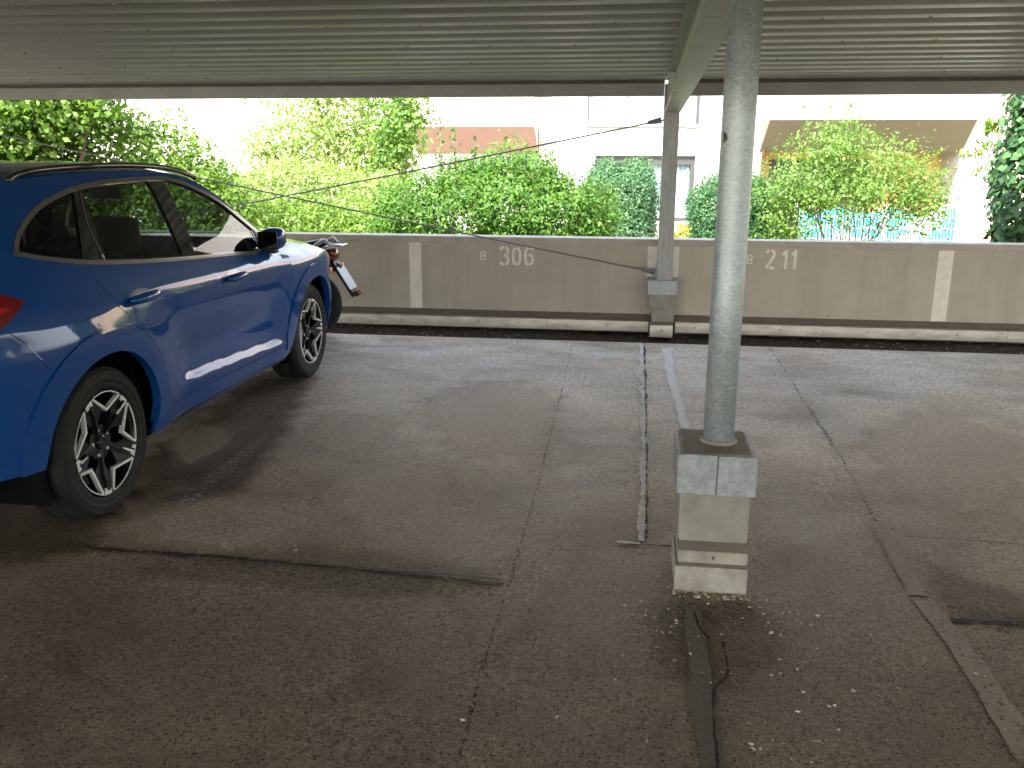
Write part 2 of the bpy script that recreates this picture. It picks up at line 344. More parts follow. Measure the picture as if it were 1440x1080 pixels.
ribbon('joint_sealant', [G(420, 792), G(560, 806), G(706, 818)], (.008, .013), MT['bead'], z=.010, jag=.5)
ribbon('joint_sealant', [G(560, 809), G(640, 816), G(706, 824)], (.006, .009), MT['bead'], z=.011, jag=.5)
ribbon('floor_joint', [G(1338, 872), G(1400, 876), G(1480, 882)], (.022, .02), MT['tar'], jag=.6)
ribbon('floor_joint', [G(1268, 755), G(1340, 759), G(1460, 768)], (.008, .006), MT['bead'], jag=.8)
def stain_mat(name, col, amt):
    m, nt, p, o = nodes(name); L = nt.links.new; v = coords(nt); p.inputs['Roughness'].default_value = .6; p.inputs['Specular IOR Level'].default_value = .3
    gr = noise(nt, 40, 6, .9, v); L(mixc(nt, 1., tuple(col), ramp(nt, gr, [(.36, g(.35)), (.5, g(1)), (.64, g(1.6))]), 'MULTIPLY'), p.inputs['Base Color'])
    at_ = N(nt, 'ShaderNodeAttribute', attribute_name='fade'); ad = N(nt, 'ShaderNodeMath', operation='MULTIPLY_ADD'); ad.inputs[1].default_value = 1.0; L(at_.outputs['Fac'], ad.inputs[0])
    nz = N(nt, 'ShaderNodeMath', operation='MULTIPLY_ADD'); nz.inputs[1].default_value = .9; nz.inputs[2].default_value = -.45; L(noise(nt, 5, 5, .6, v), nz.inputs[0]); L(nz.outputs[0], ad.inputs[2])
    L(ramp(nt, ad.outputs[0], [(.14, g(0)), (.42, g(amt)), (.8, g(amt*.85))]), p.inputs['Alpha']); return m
def stain(name, px, m, z):
    P = [np.array(G(*q)[:2]) for q in px]; P = catmull(P, 6, True); c = sum(P)/len(P); V = [(*c, z)]; fd = [1.]; n = len(P); K = 5
    for k in range(1, K+1):
        for q in P: w = c+(q-c)*k/K; V.append((w[0], w[1], z)); fd.append(1-k/K)
    Fc = [(0, 1+i, 1+(i+1) % n) for i in range(n)]+[(1+(k-1)*n+i, 1+k*n+i, 1+k*n+(i+1) % n, 1+(k-1)*n+(i+1) % n) for k in range(1, K) for i in range(n)]
    Fc = [f if np.cross(np.array(V[f[1]])-np.array(V[f[0]]), np.array(V[f[2]])-np.array(V[f[0]]))[2] > 0 else f[::-1] for f in Fc]
    o = mesh_obj(name, V, Fc, m); a = o.data.attributes.new('fade', 'FLOAT', 'POINT'); a.data.foreach_set('value', fd); return tag(o, kind='structure')
pale = stain_mat('dried_puddle_silt', (.72, .60, .47), .5); damp_shade = stain_mat('damp_shade_stain', (.085, .068, .053), .5)  # the stronger dark stain also carries the car's painted shade
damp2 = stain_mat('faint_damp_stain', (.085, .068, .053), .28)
stain('damp_shade_stain', [(120, 700), (230, 600), (360, 520), (470, 500), (440, 580), (390, 660), (330, 740), (180, 770)], damp_shade, .0012)  # car's shade painted dark on the floor, over a damp patch
stain('damp_shade_stain', [(120, 800), (330, 760), (560, 770), (730, 800), (700, 850), (500, 850), (300, 830)], damp2, .0016)
stain('damp_shade_stain', [(1290, 780), (1370, 810), (1460, 840), (1460, 900), (1370, 890), (1300, 850)], damp2, .0016)
stain('damp_shade_stain', [(900, 840), (1000, 835), (1110, 850), (1130, 930), (1040, 980), (930, 960), (890, 900)], damp2, .0012)
stain('damp_shade_stain', [(-60, 640), (60, 690), (200, 690), (170, 780), (20, 810), (-80, 800)], damp_shade, .0020)  # under-car shadow by the rear wheel, painted dark on the floor
stain('dried_puddle', [(150, 760), (200, 705), (330, 690), (440, 705), (480, 740), (400, 780), (260, 785)], pale, .0024)
stain('dried_puddle', [(440, 690), (520, 640), (640, 640), (660, 720), (600, 780), (470, 770)], pale, .0024)
stain('dried_puddle', [(400, 620), (450, 570), (560, 580), (560, 620), (480, 650)], pale, .0024)
stain('dried_puddle', [(560, 560), (680, 520), (800, 540), (800, 640), (700, 680), (590, 640)], pale, .0024)
stain('dried_puddle', [(230, 610), (290, 590), (350, 600), (300, 650), (240, 660)], pale, .0024)
stain('dried_puddle', [(1180, 600), (1300, 560), (1460, 600), (1480, 740), (1340, 750), (1230, 700)], pale, .0024)
# litter: crumbs and leaf flakes
def litter():
    V = []; Fc = []
    def flake(x, y, s, z=.004):
        zf = float(np.interp(y, [7.95, 8.15, 8.3, 8.42], [0, -.024, -.08, -.11]))
        k = random.choice((4, 5, 5, 6)); a0 = random.random()*6.28; b = len(V); asp = random.uniform(.22, .8)
        for i in range(k):
            a = a0+6.28*i/k; r = s*random.uniform(.6, 1.1); px, py = r*math.cos(a), r*asp*math.sin(a)
            V.append((x+px*math.cos(a0)-py*math.sin(a0), y+px*math.sin(a0)+py*math.cos(a0), z+zf+random.uniform(0, s*.5)))
        V.append((x, y, z+zf+s*.45))
        for i in range(k): Fc.append((b+i, b+(i+1) % k, b+k))
    for _ in range(900):
        y = random.uniform(1.8, 8.0); x = random.uniform(-2.2, 3.6); flake(x, y, random.choice((.003, .004, .004, .006, .008)))
    for _ in range(170): flake(random.gauss(.42, .3), random.gauss(3.12, .22), random.choice((.003, .004, .005, .006, .010)))
    for _ in range(60): flake(random.gauss(.5, .2), random.gauss(2.4, .2), random.choice((.003, .004, .008, .012)))
    for _ in range(420): flake(random.uniform(-5, 5), random.uniform(8.3, 9.05), random.choice((.006, .010, .014, .018)), .006)
    for _ in range(260): flake(.078+random.gauss(0, .014), random.uniform(3.75, 7.2), random.choice((.005, .008, .012)))
    for _ in range(90): flake(random.uniform(.19, .49), random.uniform(3.225, 3.285), random.choice((.006, .009, .013)))
    for q in ((1147, 1046), (497, 203), (1150, 868), (415, 776), (650, 1015), (1085, 892), (270, 690), (1200, 975)):
        if q[1] > 400: p = G(*q); flake(p[0], p[1], .016)
    tag(mesh_obj('leaf_litter', V, Fc, MT['litter']), 'pale leaf flakes and crumbs scattered over the dark parking floor', 'litter', kind='stuff')
litter()

# ------------------------------------------------------------------ parapet wall
WY = 9.116
def wall():
    t = thing('parapet_wall', 'low beige concrete parapet wall with stencilled bay numbers along the back of the bays', 'wall', (0, WY, -.12))
    x0, x1 = -14.5, 14.5
    MB().box((x0, WY, .075), (x1, WY+.16, .772)).build('panel', MT['panel'], t)
    MB().box((x0, WY-.022, .772), (x1, WY+.20, .838), .006).build('coping', MT['cap'], t)
    MB().box((x0, WY-.012, .018), (x1, WY+.12, .0745)).build('ledge', MT['ledge'], t)
    MB().box((x0, WY+.02, -.2), (x1, WY+.11, .0175)).build('footing', MT['ledge'], t)
    cuts = [x0, -6.9, -3.9, at(769, 450, Y=9.06)[0], .155, None, .42, 3.6, 6.6, x1]
    for a, b in zip(cuts[:-1], cuts[1:]):
        if a is None or b is None: continue
        k = MB().box((a+.002, 9.05, -.097), (b-.002, 9.058, .006)).add([(a+.002, 9.058, .006), (b-.002, 9.058, .006), (b-.002, 9.103, .014), (a+.002, 9.103, .014)], [(0, 1, 2, 3)]).build('kick_plate', MT['kick'], t)
        for xx in np.arange(a+.2, b-.1, .42):
            if -4 < xx < 4: MB().tube([(xx, 9.052, -.04), (xx, 9.045, -.04)], [.009, .006], 8).build('bolt', MT['steel'], k, True)
    for (l, r) in ((-2.349, -2.219), (2.896, 3.037)):
        MB().box((l, WY-.0025, .0775), (r, WY-.0001, .769)).build('bay_marking', MT['white_paint'], t)
    MB().box((.118, WY-.0025, .46), (.43, WY-.0001, .769)).build('bay_marking', MT['white_paint'], t)
    D = {'3': [[(.03, 1.68), (.2, 1.9), (.42, 1.93)], [(.58, 1.93), (.8, 1.85), (.9, 1.6), (.84, 1.28), (.62, 1.06), (.46, 1.03)], [(.66, 1.04), (.86, .8), (.9, .45), (.8, .2), (.58, .07)], [(.42, .07), (.2, .14), (.02, .36)]],
         '0': [[(.42, 1.93), (.16, 1.62), (.11, 1.0), (.16, .38), (.42, .07)], [(.58, 1.93), (.84, 1.62), (.89, 1.0), (.84, .38), (.58, .07)]],
         '6': [[(.42, 1.93), (.16, 1.62), (.11, 1.0), (.16, .38), (.42, .07)], [(.58, 1.93), (.78, 1.86), (.93, 1.72)], [(.58, .07), (.84, .34), (.89, .68), (.8, 1.0), (.6, 1.16), (.44, 1.14)]],
         '2': [[(.06, 1.66), (.22, 1.86), (.34, 1.92)], [(.54, 1.93), (.84, 1.75), (.9, 1.48), (.72, 1.1), (.18, .26), (.1, .06)], [(.44, .09), (.96, .09)]],
         '1': [[(.16, 1.46), (.46, 1.78)], [(.64, 1.97), (.6, .03)]],
         'B': [[(.12, 0), (.12, 2)], [(.3, 1.88), (.8, 1.88), (.86, 1.6), (.8, 1.2), (.34, 1.08)], [(.34, .94), (.8, .86), (.88, .5), (.8, .12), (.3, .12)]]}
    def char(ch, px, wd):
        a = at(px[0], px[3], Y=WY-.003); b = at(px[2], px[1], Y=WY-.003); sx = b[0]-a[0]; sz = (b[2]-a[2])/2; mb = MB()
        for st in D[ch]:
            P = [np.array((a[0]+p[0]*sx, a[2]+p[1]*sz)) for p in st]; h = wd/2; V = []; n = len(P)
            for i, p in enumerate(P):
                d = P[min(i+1, n-1)]-P[max(i-1, 0)]; d /= np.linalg.norm(d); q = np.array([-d[1], d[0]])
                for s in (h, -h): w = p+q*s; V += [(w[0], WY-.0035, w[1]), (w[0], WY-.0002, w[1])]
            Fc = []
            for i in range(n-1):
                k = 4*i; Fc += [(k, k+2, k+6, k+4), (k, k+4, k+5, k+1), (k+2, k+3, k+7, k+6)]
            mb.add(V, Fc)
        mb.build('bay_number', MT['white_paint'], t)
    for ch, px, w in (('3', (703, 347, 716, 373), .027), ('0', (720, 347.3, 733, 373.3), .027), ('6', (737, 347.6, 751, 373.6), .027), ('B', (675, 353.5, 684, 365.5), .013),
                      ('2', (1076, 351, 1091, 378), .027), ('1', (1098, 351.3, 1110, 378.3), .027), ('1', (1111, 351.5, 1123, 378.5), .027), ('B', (1050, 359, 1059, 371), .012)):
        char(ch, px, w)
wall()

# ------------------------------------------------------------------ columns, beam, roof, cables
def column():
    t = thing('support_column', 'round galvanised steel column on a concrete pedestal between the two bays', 'column', (.34, 3.45, 0))
    MB().box((.199, 3.282, 0), (.481, 3.60, .112), .006).build('base_plinth', MT['mortar'], t)
    MB().box((.213, 3.292, .112), (.470, 3.59, .128)).build('mortar_joint', MT['ledge'], t)
    MB().box((.208, 3.284, .128), (.477, 3.592, .178), .003).build('base_plate', MT['mortar'], t)
    MB().tube([(.345, 3.285, .152), (.345, 3.278, .152)], [.008, .006], 8).build('bolt', MT['steel'], t, True)
    MB().box((.209, 3.288, .178), (.472, 3.59, .222)).build('mortar_joint', MT['ledge'], t)
    MB().box((.202, 3.275, .222), (.470, 3.592, .585), .012).build('pedestal', MT['concrete'], t)
    c = MB(); c.box((.192, 3.262, .424), (.3355, 3.274, .583), .002).box((.3395, 3.262, .422), (.482, 3.274, .581), .002)
    c.box((.187, 3.2745, .424), (.2015, 3.60, .574)).box((.4705, 3.2745, .422), (.487, 3.60, .572))
    c.build('steel_collar', MT['collar'], t)
    MB().tube([(.352, 3.45, .585), (.352, 3.45, 1.2), (.352, 3.45, 1.8), (.352, 3.45, 2.2205)], .0605, 40).build('pipe', MT['pipe'], t, True)
    MB().tube([(.352, 3.45, .5852), (.352, 3.45, .592), (.352, 3.45, .598)], [.074, .072, .062], 32, False).build('weld_ring', MT['mortar'], t, True)
column()
PYY = 8.86
def wall_post():
    t = thing('wall_post', 'square galvanised steel post standing in front of the parapet wall between bays 306 and 211', 'post', (.285, PYY, -.12))
    x0, x1 = .214, .359
    MB().box((x0, PYY, .46), (x1, PYY+.14, 2.30), .004).build('shaft', MT['galv_post'], t)
    MB().box((.128, PYY-.02, .318), (.418, PYY+.235, .4595), .004).build('steel_collar', MT['collar'], t)
    MB().box((.142, PYY-.008, .175), (.405, PYY+.235, .3175), .008).build('pedestal', MT['concrete'], t)
    MB().box((.178, PYY, .045), (.398, PYY+.235, .1745), .006).build('pedestal', MT['concrete'], t)
    MB().box((.178, PYY+.02, .02), (.392, PYY+.235, .0445)).build('mortar_joint', MT['ledge'], t)
    MB().box((.165, PYY-.05, -.102), (.390, PYY+.15, .0195), .003).build('base_plate', MT['kick'], t)
    MB().tube([(.28, PYY-.05, -.03), (.28, PYY-.058, -.03)], [.009, .006], 8).build('bolt', MT['steel'], t, True)
    MB().box((x0+.002, PYY-.012, 2.02), (x0+.062, PYY-.001, 2.30)).build('cleat', MT['purlin'], t)
    MB().tube([(x0+.035, PYY-.012, 2.27), (x0+.035, PYY-.022, 2.27)], .013, 6).build('bolt', MT['steel'], t)
wall_post()
def zb(y): return 2.046+.033*(PYY-y)      # underside of the roof beam
def zr(y): return 2.36+.035*(9.1-y)       # roof sheet level
def beam():
    t = thing('roof_beam', 'galvanised steel roof beam of I section running over the round column to the wall post', 'beam', (.29, 3, 2.2))
    ya, yb = -11.9, PYY-.014; mb = MB(); cx = .2925
    def slab(xa, xb, dz0, dz1):
        V = []
        for y in (ya, yb):
            for x in (xa, xb):
                for dz in (dz0, dz1): V.append((x, y, zb(y)+dz))
        mb.add(V, [(0, 1, 3, 2), (4, 6, 7, 5), (0, 4, 5, 1), (2, 3, 7, 6), (0, 2, 6, 4), (1, 5, 7, 3)])
    slab(cx-.0725, cx+.0725, 0, .012); slab(cx-.004, cx+.004, .012, .295); slab(cx-.0725, cx+.0725, .295, .307)
    mb.build('i_section', MT['beam'], t)
    st = MB()
    for y in (8.3, 3.45):
        for s in (-1, 1):
            a, b = sorted((cx+s*.0042, cx+s*.069)); st.box((a, y-.005, zb(y)+.0125), (b, y+.005, zb(y)+.2945))
    st.build('web_stiffener', MT['beam'], t)
beam()
def roof():
    t = thing('carport_roof', 'grey corrugated metal carport roof with a steel edge channel above the parking bays', 'roof', (0, 1, 2.6))
    P = .30; prof = []; amp = .045
    ks = [(0, 0), (.03, .0), (.045, .004), (.070, .029), (.085, .034), (.165, .034), (.18, .029), (.205, .004), (.22, 0), (.265, -.0005)]
    y = 9.2; rows = []
    while y > -12:
        for a, b in ks: rows.append((y-a, zr(y-a)+b))
        y -= P
    xs = np.linspace(-14.5, 14.5, 13); V = [(x, yy, zz) for yy, zz in rows for x in xs]; n = len(xs); Fc = []
    for j in range(len(rows)-1):
        for i in range(n-1): a = j*n+i; Fc.append((a, a+n, a+n+1, a+1))
    s = mesh_obj('roof_sheet', V, Fc, MT['roof'], t, smooth=True)
    V2 = [(x, yy, zz+.06) for yy, zz in ((9.2, zr(9.2)), (-12.1, zr(-12.1))) for x in (-14.6, 14.6)]
    mesh_obj('roof_deck', V2, [(0, 1, 3, 2)], MT['purlin'], t)
    sm = MB(); k = 0; y = 9.2-.0; row = 0
    while y > 3:
        if row % 3 == 1:
            for x in np.arange(-7+.31*(row % 2), 6, .62): sm.box((x-.007, y-.25-.006, zr(y-.25)-.012), (x+.007, y-.25+.006, zr(y-.25)-.0012))
        y -= P; row += 1
    sm.build('roof_screws', MT['steel'], t)
    e = MB(); pz0, pz1 = 2.205, 2.318
    for xa, xb in ((-14.5, .2125), (.3605, 14.5)):
        e.box((xa, 9.06, pz0), (xb, 9.07, pz1)).box((xa, 9.0705, pz0), (xb, 9.15, pz0+.009)).box((xa, 9.0705, pz1-.008), (xb, 9.14, pz1))
    e.build('edge_channel', MT['purlin'], t)
    pk = MB()
    for xa, xb in ((-14.5, .2125), (.3605, 14.5)): pk.box((xa, 9.085, pz1+.0005), (xb, 9.125, 2.3585))
    pk.build('packing_strip', MT['ledge'], t)
    for yy in (6.0, 2.9, -.3, -3.5): pass
roof()
def cable(label, a, b, clampat):
    a = np.array(a); b = np.array(b); t = thing('bracing_cable', label, 'cable', tuple((a+b)/2), 'crossed bracing cables')
    n = 24; pts = [a+(b-a)*i/n-np.array([0, 0, .018*4*(i/n)*(1-i/n)]) for i in range(n+1)]
    MB().tube(pts, .0075, 8).build('cable_strand', MT['steel'], t, True)
    c = np.array(clampat[0]); d = np.array(clampat[1])
    MB().tube([c, c+(d-c)*.15, d], [.034, .032, .02], 6).build('clamp', MT['galv_post'], t)
e1 = at(930, 169, Y=9.02); q1 = at(345, 284, Y=9.02); d1 = (q1-e1)/np.linalg.norm(q1-e1)
cable('steel bracing cable rising to the top of the wall post', (.2135, 9.02, e1[2]-.0), e1+d1*8.2, (e1, e1+d1*.13))
e2 = at(912, 381, Y=8.97); q2 = at(300, 252, Y=8.97); d2 = (q2-e2)/np.linalg.norm(q2-e2)
cable('steel bracing cable falling to the foot of the wall post', e2, e2+d2*8.2, (e2+np.array([.06, 0, -.01]), e2+d2*.06))

# ------------------------------------------------------------------ the blue car
CX = -3.34; HW = .935
_pl = pchip([2.55, 2.66, 2.72, 2.78, 2.88, 3.02, 3.2, 3.45, 3.8, 4.3, 5.6, 6.1, 6.5, 6.75, 6.92, 7.04, 7.14, 7.24, 7.32], [.70, .50, .39, .29, .19, .115, .062, .026, .006, 0, 0, 0, .004, .018, .05, .11, .20, .34, .52])
_up = pchip([2.6, 3.0, 3.4, 3.9, 4.6, 5.2, 5.8, 6.2, 7.3], [.16, .10, .055, .018, 0, .006, .03, .05, .06])
_dx = pchip([.15, .2, .27, .33, .40, .445, .456, .464, .494, .506, .60, .70, .80, .88, .94, .985, 1.03, 1.08, 1.12, 1.2, 1.3, 1.4, 1.5, 1.56, 1.62, 1.68],
            [-.16, -.12, -.078, -.066, -.050, -.036, -.034, -.037, -.058, -.064, -.058, -.034, -.010, 0, -.001, -.008, -.026, -.052, -.078, -.112, -.158, -.208, -.265, -.308, -.375, -.48])
_dxs = pchip([.15, .2, .27, .35, .5, .65, .80, .88, .94, .985, 1.03, 1.08, 1.12, 1.2, 1.3, 1.4, 1.5, 1.56, 1.62, 1.68],
            [-.15, -.11, -.075, -.055, -.035, -.02, -.006, 0, -.001, -.008, -.026, -.052, -.078, -.112, -.158, -.208, -.265, -.308, -.375, -.48])
_zb = pchip([3.0, 3.44, 3.8, 4.26, 4.76, 5.64, 6.3], [1.32, 1.25, 1.185, 1.145, 1.11, 1.045, 1.0])
def sstep(a, b, x): t = np.clip((x-a)/(b-a), 0, 1); return t*t*(3-2*t)
RA, FA, WZ = 3.690, 6.405, .363          # rear and front axle, wheel centre height
def S(y, z):
    y = np.asarray(y, float); z = np.asarray(z, float); zb_ = _zb(y)
    low = z+.055*np.clip(y-4.39, -1.0, 1.7)*sstep(.75, .45, z)          # mouldings fall towards the front
    mid = .9+(z-.9)*(1.12-.9)/(zb_-.9); hi = 1.12+(z-zb_)*(1.66-1.12)/(1.66-zb_)
    c = np.where(z < .9, low, np.where(z < zb_, mid, hi))
    q = sstep(4.34, 4.60, y)*sstep(5.98, 5.70, y); d = q*_dx(c)+(1-q)*_dxs(np.where(z < .9, z, c))
    # haunches over the wheels and scoop in the doors
    for ya, w in ((RA, .034), (FA, .026)):
        r = np.hypot(y-ya, z-WZ); d = d+w*sstep(.85, .48, r)*sstep(1.12, .85, z)
    k = sstep(4.2, 4.5, y)*sstep(6.0, 5.7, y)
    d = d-.010*k*np.exp(-((z-.63)/.10)**2)
    s = HW+d-_pl(y)*(1-.25*sstep(1.0, .7, z)*0)-_up(y)*sstep(.95, 1.35, z)
    return s
def Sn(y, z):
    e = .004; gy = (S(y+e, z)-S(y-e, z))/(2*e); gz = (S(y, z+e)-S(y, z-e))/(2*e)
    n = np.stack([np.ones_like(gy), -gy, -gz], -1); return n/np.linalg.norm(n, axis=-1, keepdims=True)
def dens(P, step=.03, closed=True):
    P = [np.array(p, float) for p in P]; out = []
    for i in range(len(P) if closed else len(P)-1):
        a = P[i]; b = P[(i+1) % len(P)]; n = max(1, int(np.linalg.norm(b-a)/step))
        for k in range(n): out.append(a+(b-a)*k/n)
    if not closed: out.append(P[-1])
    return np.array(out)
def pip(pts, poly):
    x, y = pts[:, 0], pts[:, 1]; ins = np.zeros(len(pts), bool); n = len(poly); j = n-1
    for i in range(n):
        xi, yi = poly[i]; xj, yj = poly[j]
        c = ((yi > y) != (yj > y)) & (x < (xj-xi)*(y-yi)/(yj-yi+1e-12)+xi); ins ^= c; j = i
    return ins
def area(P): x, y = P[:, 0], P[:, 1]; return .5*np.sum(x*np.roll(y, -1)-np.roll(x, -1)*y)
def inset(P, d):
    """move a closed polygon inwards by d"""
    P = np.asarray(P, float)
    if area(P) < 0: P = P[::-1]
    t = np.roll(P, -1, 0)-np.roll(P, 1, 0); t /= np.linalg.norm(t, axis=1, keepdims=True)+1e-9
    return P+np.stack([-t[:, 1], t[:, 0]], 1)*d
def arc(cy, cz, r, a0, a1, n=24): return [(cy+r*math.cos(math.radians(a0+(a1-a0)*i/n)), cz+r*math.sin(math.radians(a0+(a1-a0)*i/n))) for i in range(n+1)]
def panel(outer, holes=(), off=0., step=.045, rim=.02, sf=S, bstep=.03):
    """side-view polygon -> curved sheet; returns verts (local x, world y, z), faces, normals"""
    loops = [dens(outer, bstep)]+[dens(h, bstep) for h in holes]; pts = []; edges = []
    for L in loops:
        b = len(pts); pts += list(L); edges += [(b+i, b+(i+1) % len(L)) for i in range(len(L))]
    B = np.array(pts); lo = B.min(0); hi = B.max(0)
    gx, gz = np.meshgrid(np.arange(lo[0]+step/2, hi[0], step), np.arange(lo[1]+step/2, hi[1], step)); gp = np.stack([gx.ravel(), gz.ravel()], 1)
    gp[:, 0] += (np.arange(len(gp))//gx.shape[1] % 2)*step*.5
    ok = pip(gp, loops[0])
    for h in loops[1:]: ok &= ~pip(gp, h)
    gp = gp[ok]
    if len(gp):
        dm = np.min(np.hypot(gp[:, None, 0]-B[None, :, 0], gp[:, None, 1]-B[None, :, 1]), 1); gp = gp[dm > step*.42]
    allp = list(B)+list(gp)
    vs, es, fs, *_ = delaunay_2d_cdt([Vector(p) for p in allp], edges, [], 0, 1e-6)
    vs = np.array([tuple(v) for v in vs]); fs = [tuple(f) for f in fs]
    cen = np.array([vs[list(f)].mean(0) for f in fs]); ok = pip(cen, loops[0])
    for h in loops[1:]: ok &= ~pip(cen, h)
    fs = [f for f, k in zip(fs, ok) if k]
    y, z = vs[:, 0], vs[:, 1]; x = sf(y, z)+off; nn = Sn(y, z)
    V = [tuple(p) for p in np.stack([x, y, z], 1)]; Nn = [tuple(n) for n in nn]; F2 = []
    for f in fs:
        a, b, c = (np.array(V[i]) for i in f[:3]); F2.append(f if np.cross(b-a, c-a)[0] > 0 else f[::-1])
    if rim:
        ec = {}
        for f in F2:
            for i in range(len(f)): e = (f[i], f[(i+1) % len(f)]); ec[e] = 1
        for (a, b) in [e for e in ec if (e[1], e[0]) not in ec]:
            base = len(V)
            pa, pb = np.array(V[a]), np.array(V[b]); na, nb = np.array(Nn[a]), np.array(Nn[b])
            qa, qb = pa-na*rim, pb-nb*rim; fn = np.cross(qa-pa, pb-pa); fn = fn/(np.linalg.norm(fn)+1e-12)
            V += [tuple(pa), tuple(pb), tuple(qb), tuple(qa)]; Nn += [tuple(fn)]*4; F2.append((base, base+3, base+2, base+1))
    return V, F2, Nn
def side_obj(name, pan, m, parent, left=False, mb=None):
    V, Fc, Nn = pan; s = -1 if left else 1
    V = [(CX+s*v[0], v[1], v[2]) for v in V]; Nn = [(s*n[0], n[1], n[2]) for n in Nn]; Fc = [f[::-1] for f in Fc] if left else Fc
    return mesh_obj(name, V, Fc, m, parent, True, Nn)

def car():
    t = thing('parked_car', 'blue metallic SUV parked nose to the wall in the left bay', 'car', (CX, 5.04, 0))
    T = [(2.90, 1.40), (3.0, 1.455), (3.3, 1.53), (3.7, 1.568), (4.2, 1.588), (4.7, 1.587), (5.0, 1.568), (5.2, 1.53), (5.4, 1.45), (5.6, 1.325), (5.8, 1.19), (5.95, 1.095), (6.1, 1.065), (6.35, 1.032), (6.6, .985), (6.8, .925), (6.98, .85)]
    C = [(2.84, 1.53), (3.0, 1.575), (3.3, 1.615), (3.7, 1.636), (4.2, 1.642), (4.7, 1.638), (5.0, 1.62), (5.22, 1.585), (5.45, 1.50), (5.72, 1.345), (6.0, 1.18), (6.15, 1.09), (6.3, 1.095), (6.5, 1.085), (6.75, 1.055), (7.0, .995), (7.2, .88)]
    Td = catmull(T, 6); Cd = catmull(C, 6)
    front = [(7.1, .75), (7.18, .62), (7.2, .50), (7.17, .38), (7.05, .28)]
    frontC = [(7.30, .76), (7.34, .62), (7.35, .50), (7.33, .38), (7.2, .26)]
    rear = [(2.86, 1.28), (2.80, 1.15), (2.76, 1.0), (2.735, .82), (2.73, .65), (2.75, .53), (2.80, .405)]
    rearC = [(2.70, 1.30), (2.64, 1.15), (2.60, 1.0), (2.575, .82), (2.57, .65), (2.59, .53), (2.66, .42)]
    archR = arc(RA+.005, WZ+.01, .430, -14, 178, 40)[::-1]; archF = arc(FA, WZ+.01, .415, -12, 192, 40)[::-1]
    side = [tuple(p) for p in Td]+front+[(6.86, .27)]+[]
    outer = list(reversed(rear))[0:0]
    outer = [(2.80, .405), (3.255, .385)]+archR+[(4.35, .262), (4.8, .247), (5.3, .245), (5.9, .252)]+archF+[(6.9, .28)]+front[::-1]+[tuple(p) for p in Td[::-1]]+rear
    # window opening (outer edge of the bright surround)
    top = catmull([(3.405, 1.272), (3.505, 1.358), (3.71, 1.454), (3.95, 1.512), (4.13, 1.535), (4.4, 1.552), (4.85, 1.552), (5.02, 1.535), (5.19, 1.492), (5.46, 1.385), (5.63, 1.28), (5.80, 1.165)], 5)
    bot = catmull([(5.84, 1.085), (5.64, 1.038), (5.2, 1.068), (4.76, 1.098), (4.26, 1.138), (3.8, 1.188), (3.56, 1.232)], 5)
    dlo = np.array(list(top)+list(bot)); dlo_i = inset(dlo, .019)[::-1]
    # doors below the window line
    def under(y0, y1, n=12): return [(y, float(np.interp(y, [p[0] for p in bot[::-1]], [p[1] for p in bot[::-1]]))-.0) for y in np.linspace(y0, y1, n)]
    cut = catmull([(4.80, 1.095), (4.865, 1.02), (4.87, .92), (4.845, .80), (4.835, .65), (4.87, .5), (4.92, .42), (4.95, .365)], 4)
    fcut = catmull([(5.86, 1.075), (5.955, 1.0), (5.985, .92), (5.975, .72), (5.985, .50), (5.975, .365)], 4)
    fdoor = [tuple(p) for p in cut]+[(5.4, .355)]+[tuple(p) for p in fcut[::-1]]+under(5.82, 4.81)
    rcut = catmull([(3.805, 1.188), (3.80, 1.10), (3.845, 1.0), (3.905, .935)], 4)
    rdoor = [tuple(p) for p in rcut]+[(RA+.575*math.cos(a), WZ+.575*math.sin(a)) for a in np.radians(np.linspace(66, 8, 14))]+[(4.30, .385), (4.36, .368), (4.6, .362)]+[tuple(p) for p in cut[::-1]]+under(4.79, 3.815)
    fdoor, rdoor = np.array(fdoor), np.array(rdoor)
    # ---- body: both sides, roof, bonnet, tail in one mesh
    V = []; Fc = []; Nn = []
    def add(pan, s):
        b = len(V); v, f, n = pan
        V.extend((CX+s*p[0], p[1], p[2]) for p in v); Nn.extend((s*q[0], q[1], q[2]) for q in n)
        Fc.extend(tuple(i+b for i in (ff if s > 0 else ff[::-1])) for ff in f)
    sp = panel(outer, [inset(fdoor, -.0035), inset(rdoor, -.0035), dlo], step=.032)
    add(sp, 1); add(sp, -1)
    def loft(E, Cc, xe=None, p=3.0, nv=15, lift=0):
        E = np.array(E); Cc = np.array(Cc); xe = S(E[:, 0], E[:, 1]) if xe is None else xe
        vs = np.linspace(-1, 1, 2*nv+1); P = np.zeros((len(E), len(vs), 3))
        for j, v in enumerate(vs):
            w = abs(v)**p; P[:, j, 0] = CX+xe*v; P[:, j, 1] = Cc[:, 0]+(E[:, 0]-Cc[:, 0])*w; P[:, j, 2] = Cc[:, 1]+(E[:, 1]-Cc[:, 1])*w
        dv = np.gradient(P, axis=1); du = np.gradient(P, axis=0); n = np.cross(dv, du); n /= np.linalg.norm(n, axis=2, keepdims=True)+1e-12
        return P+n*lift, n
    def addloft(E, Cc, p=3., keep=None, flip=False):
        P, n = loft(E, Cc, p=p); a, b = P.shape[:2]; base = len(V); sg = -1 if flip else 1
        V.extend(map(tuple, P.reshape(-1, 3))); Nn.extend(map(tuple, sg*n.reshape(-1, 3)))
        for i in range(a-1):
            for j in range(b-1):
                if keep and not keep(i, j): continue
                q = base+i*b+j; f = (q, q+1, q+b+1, q+b); Fc.append(f[::-1] if flip else f)
    # roof+bonnet (windscreen opening left out)
    i0, i1 = 7*6+3, 11*6
    addloft(Td, Cd, 3.2, keep=lambda i, j: not (i0 <= i < i1 and 2 <= j <= 27))
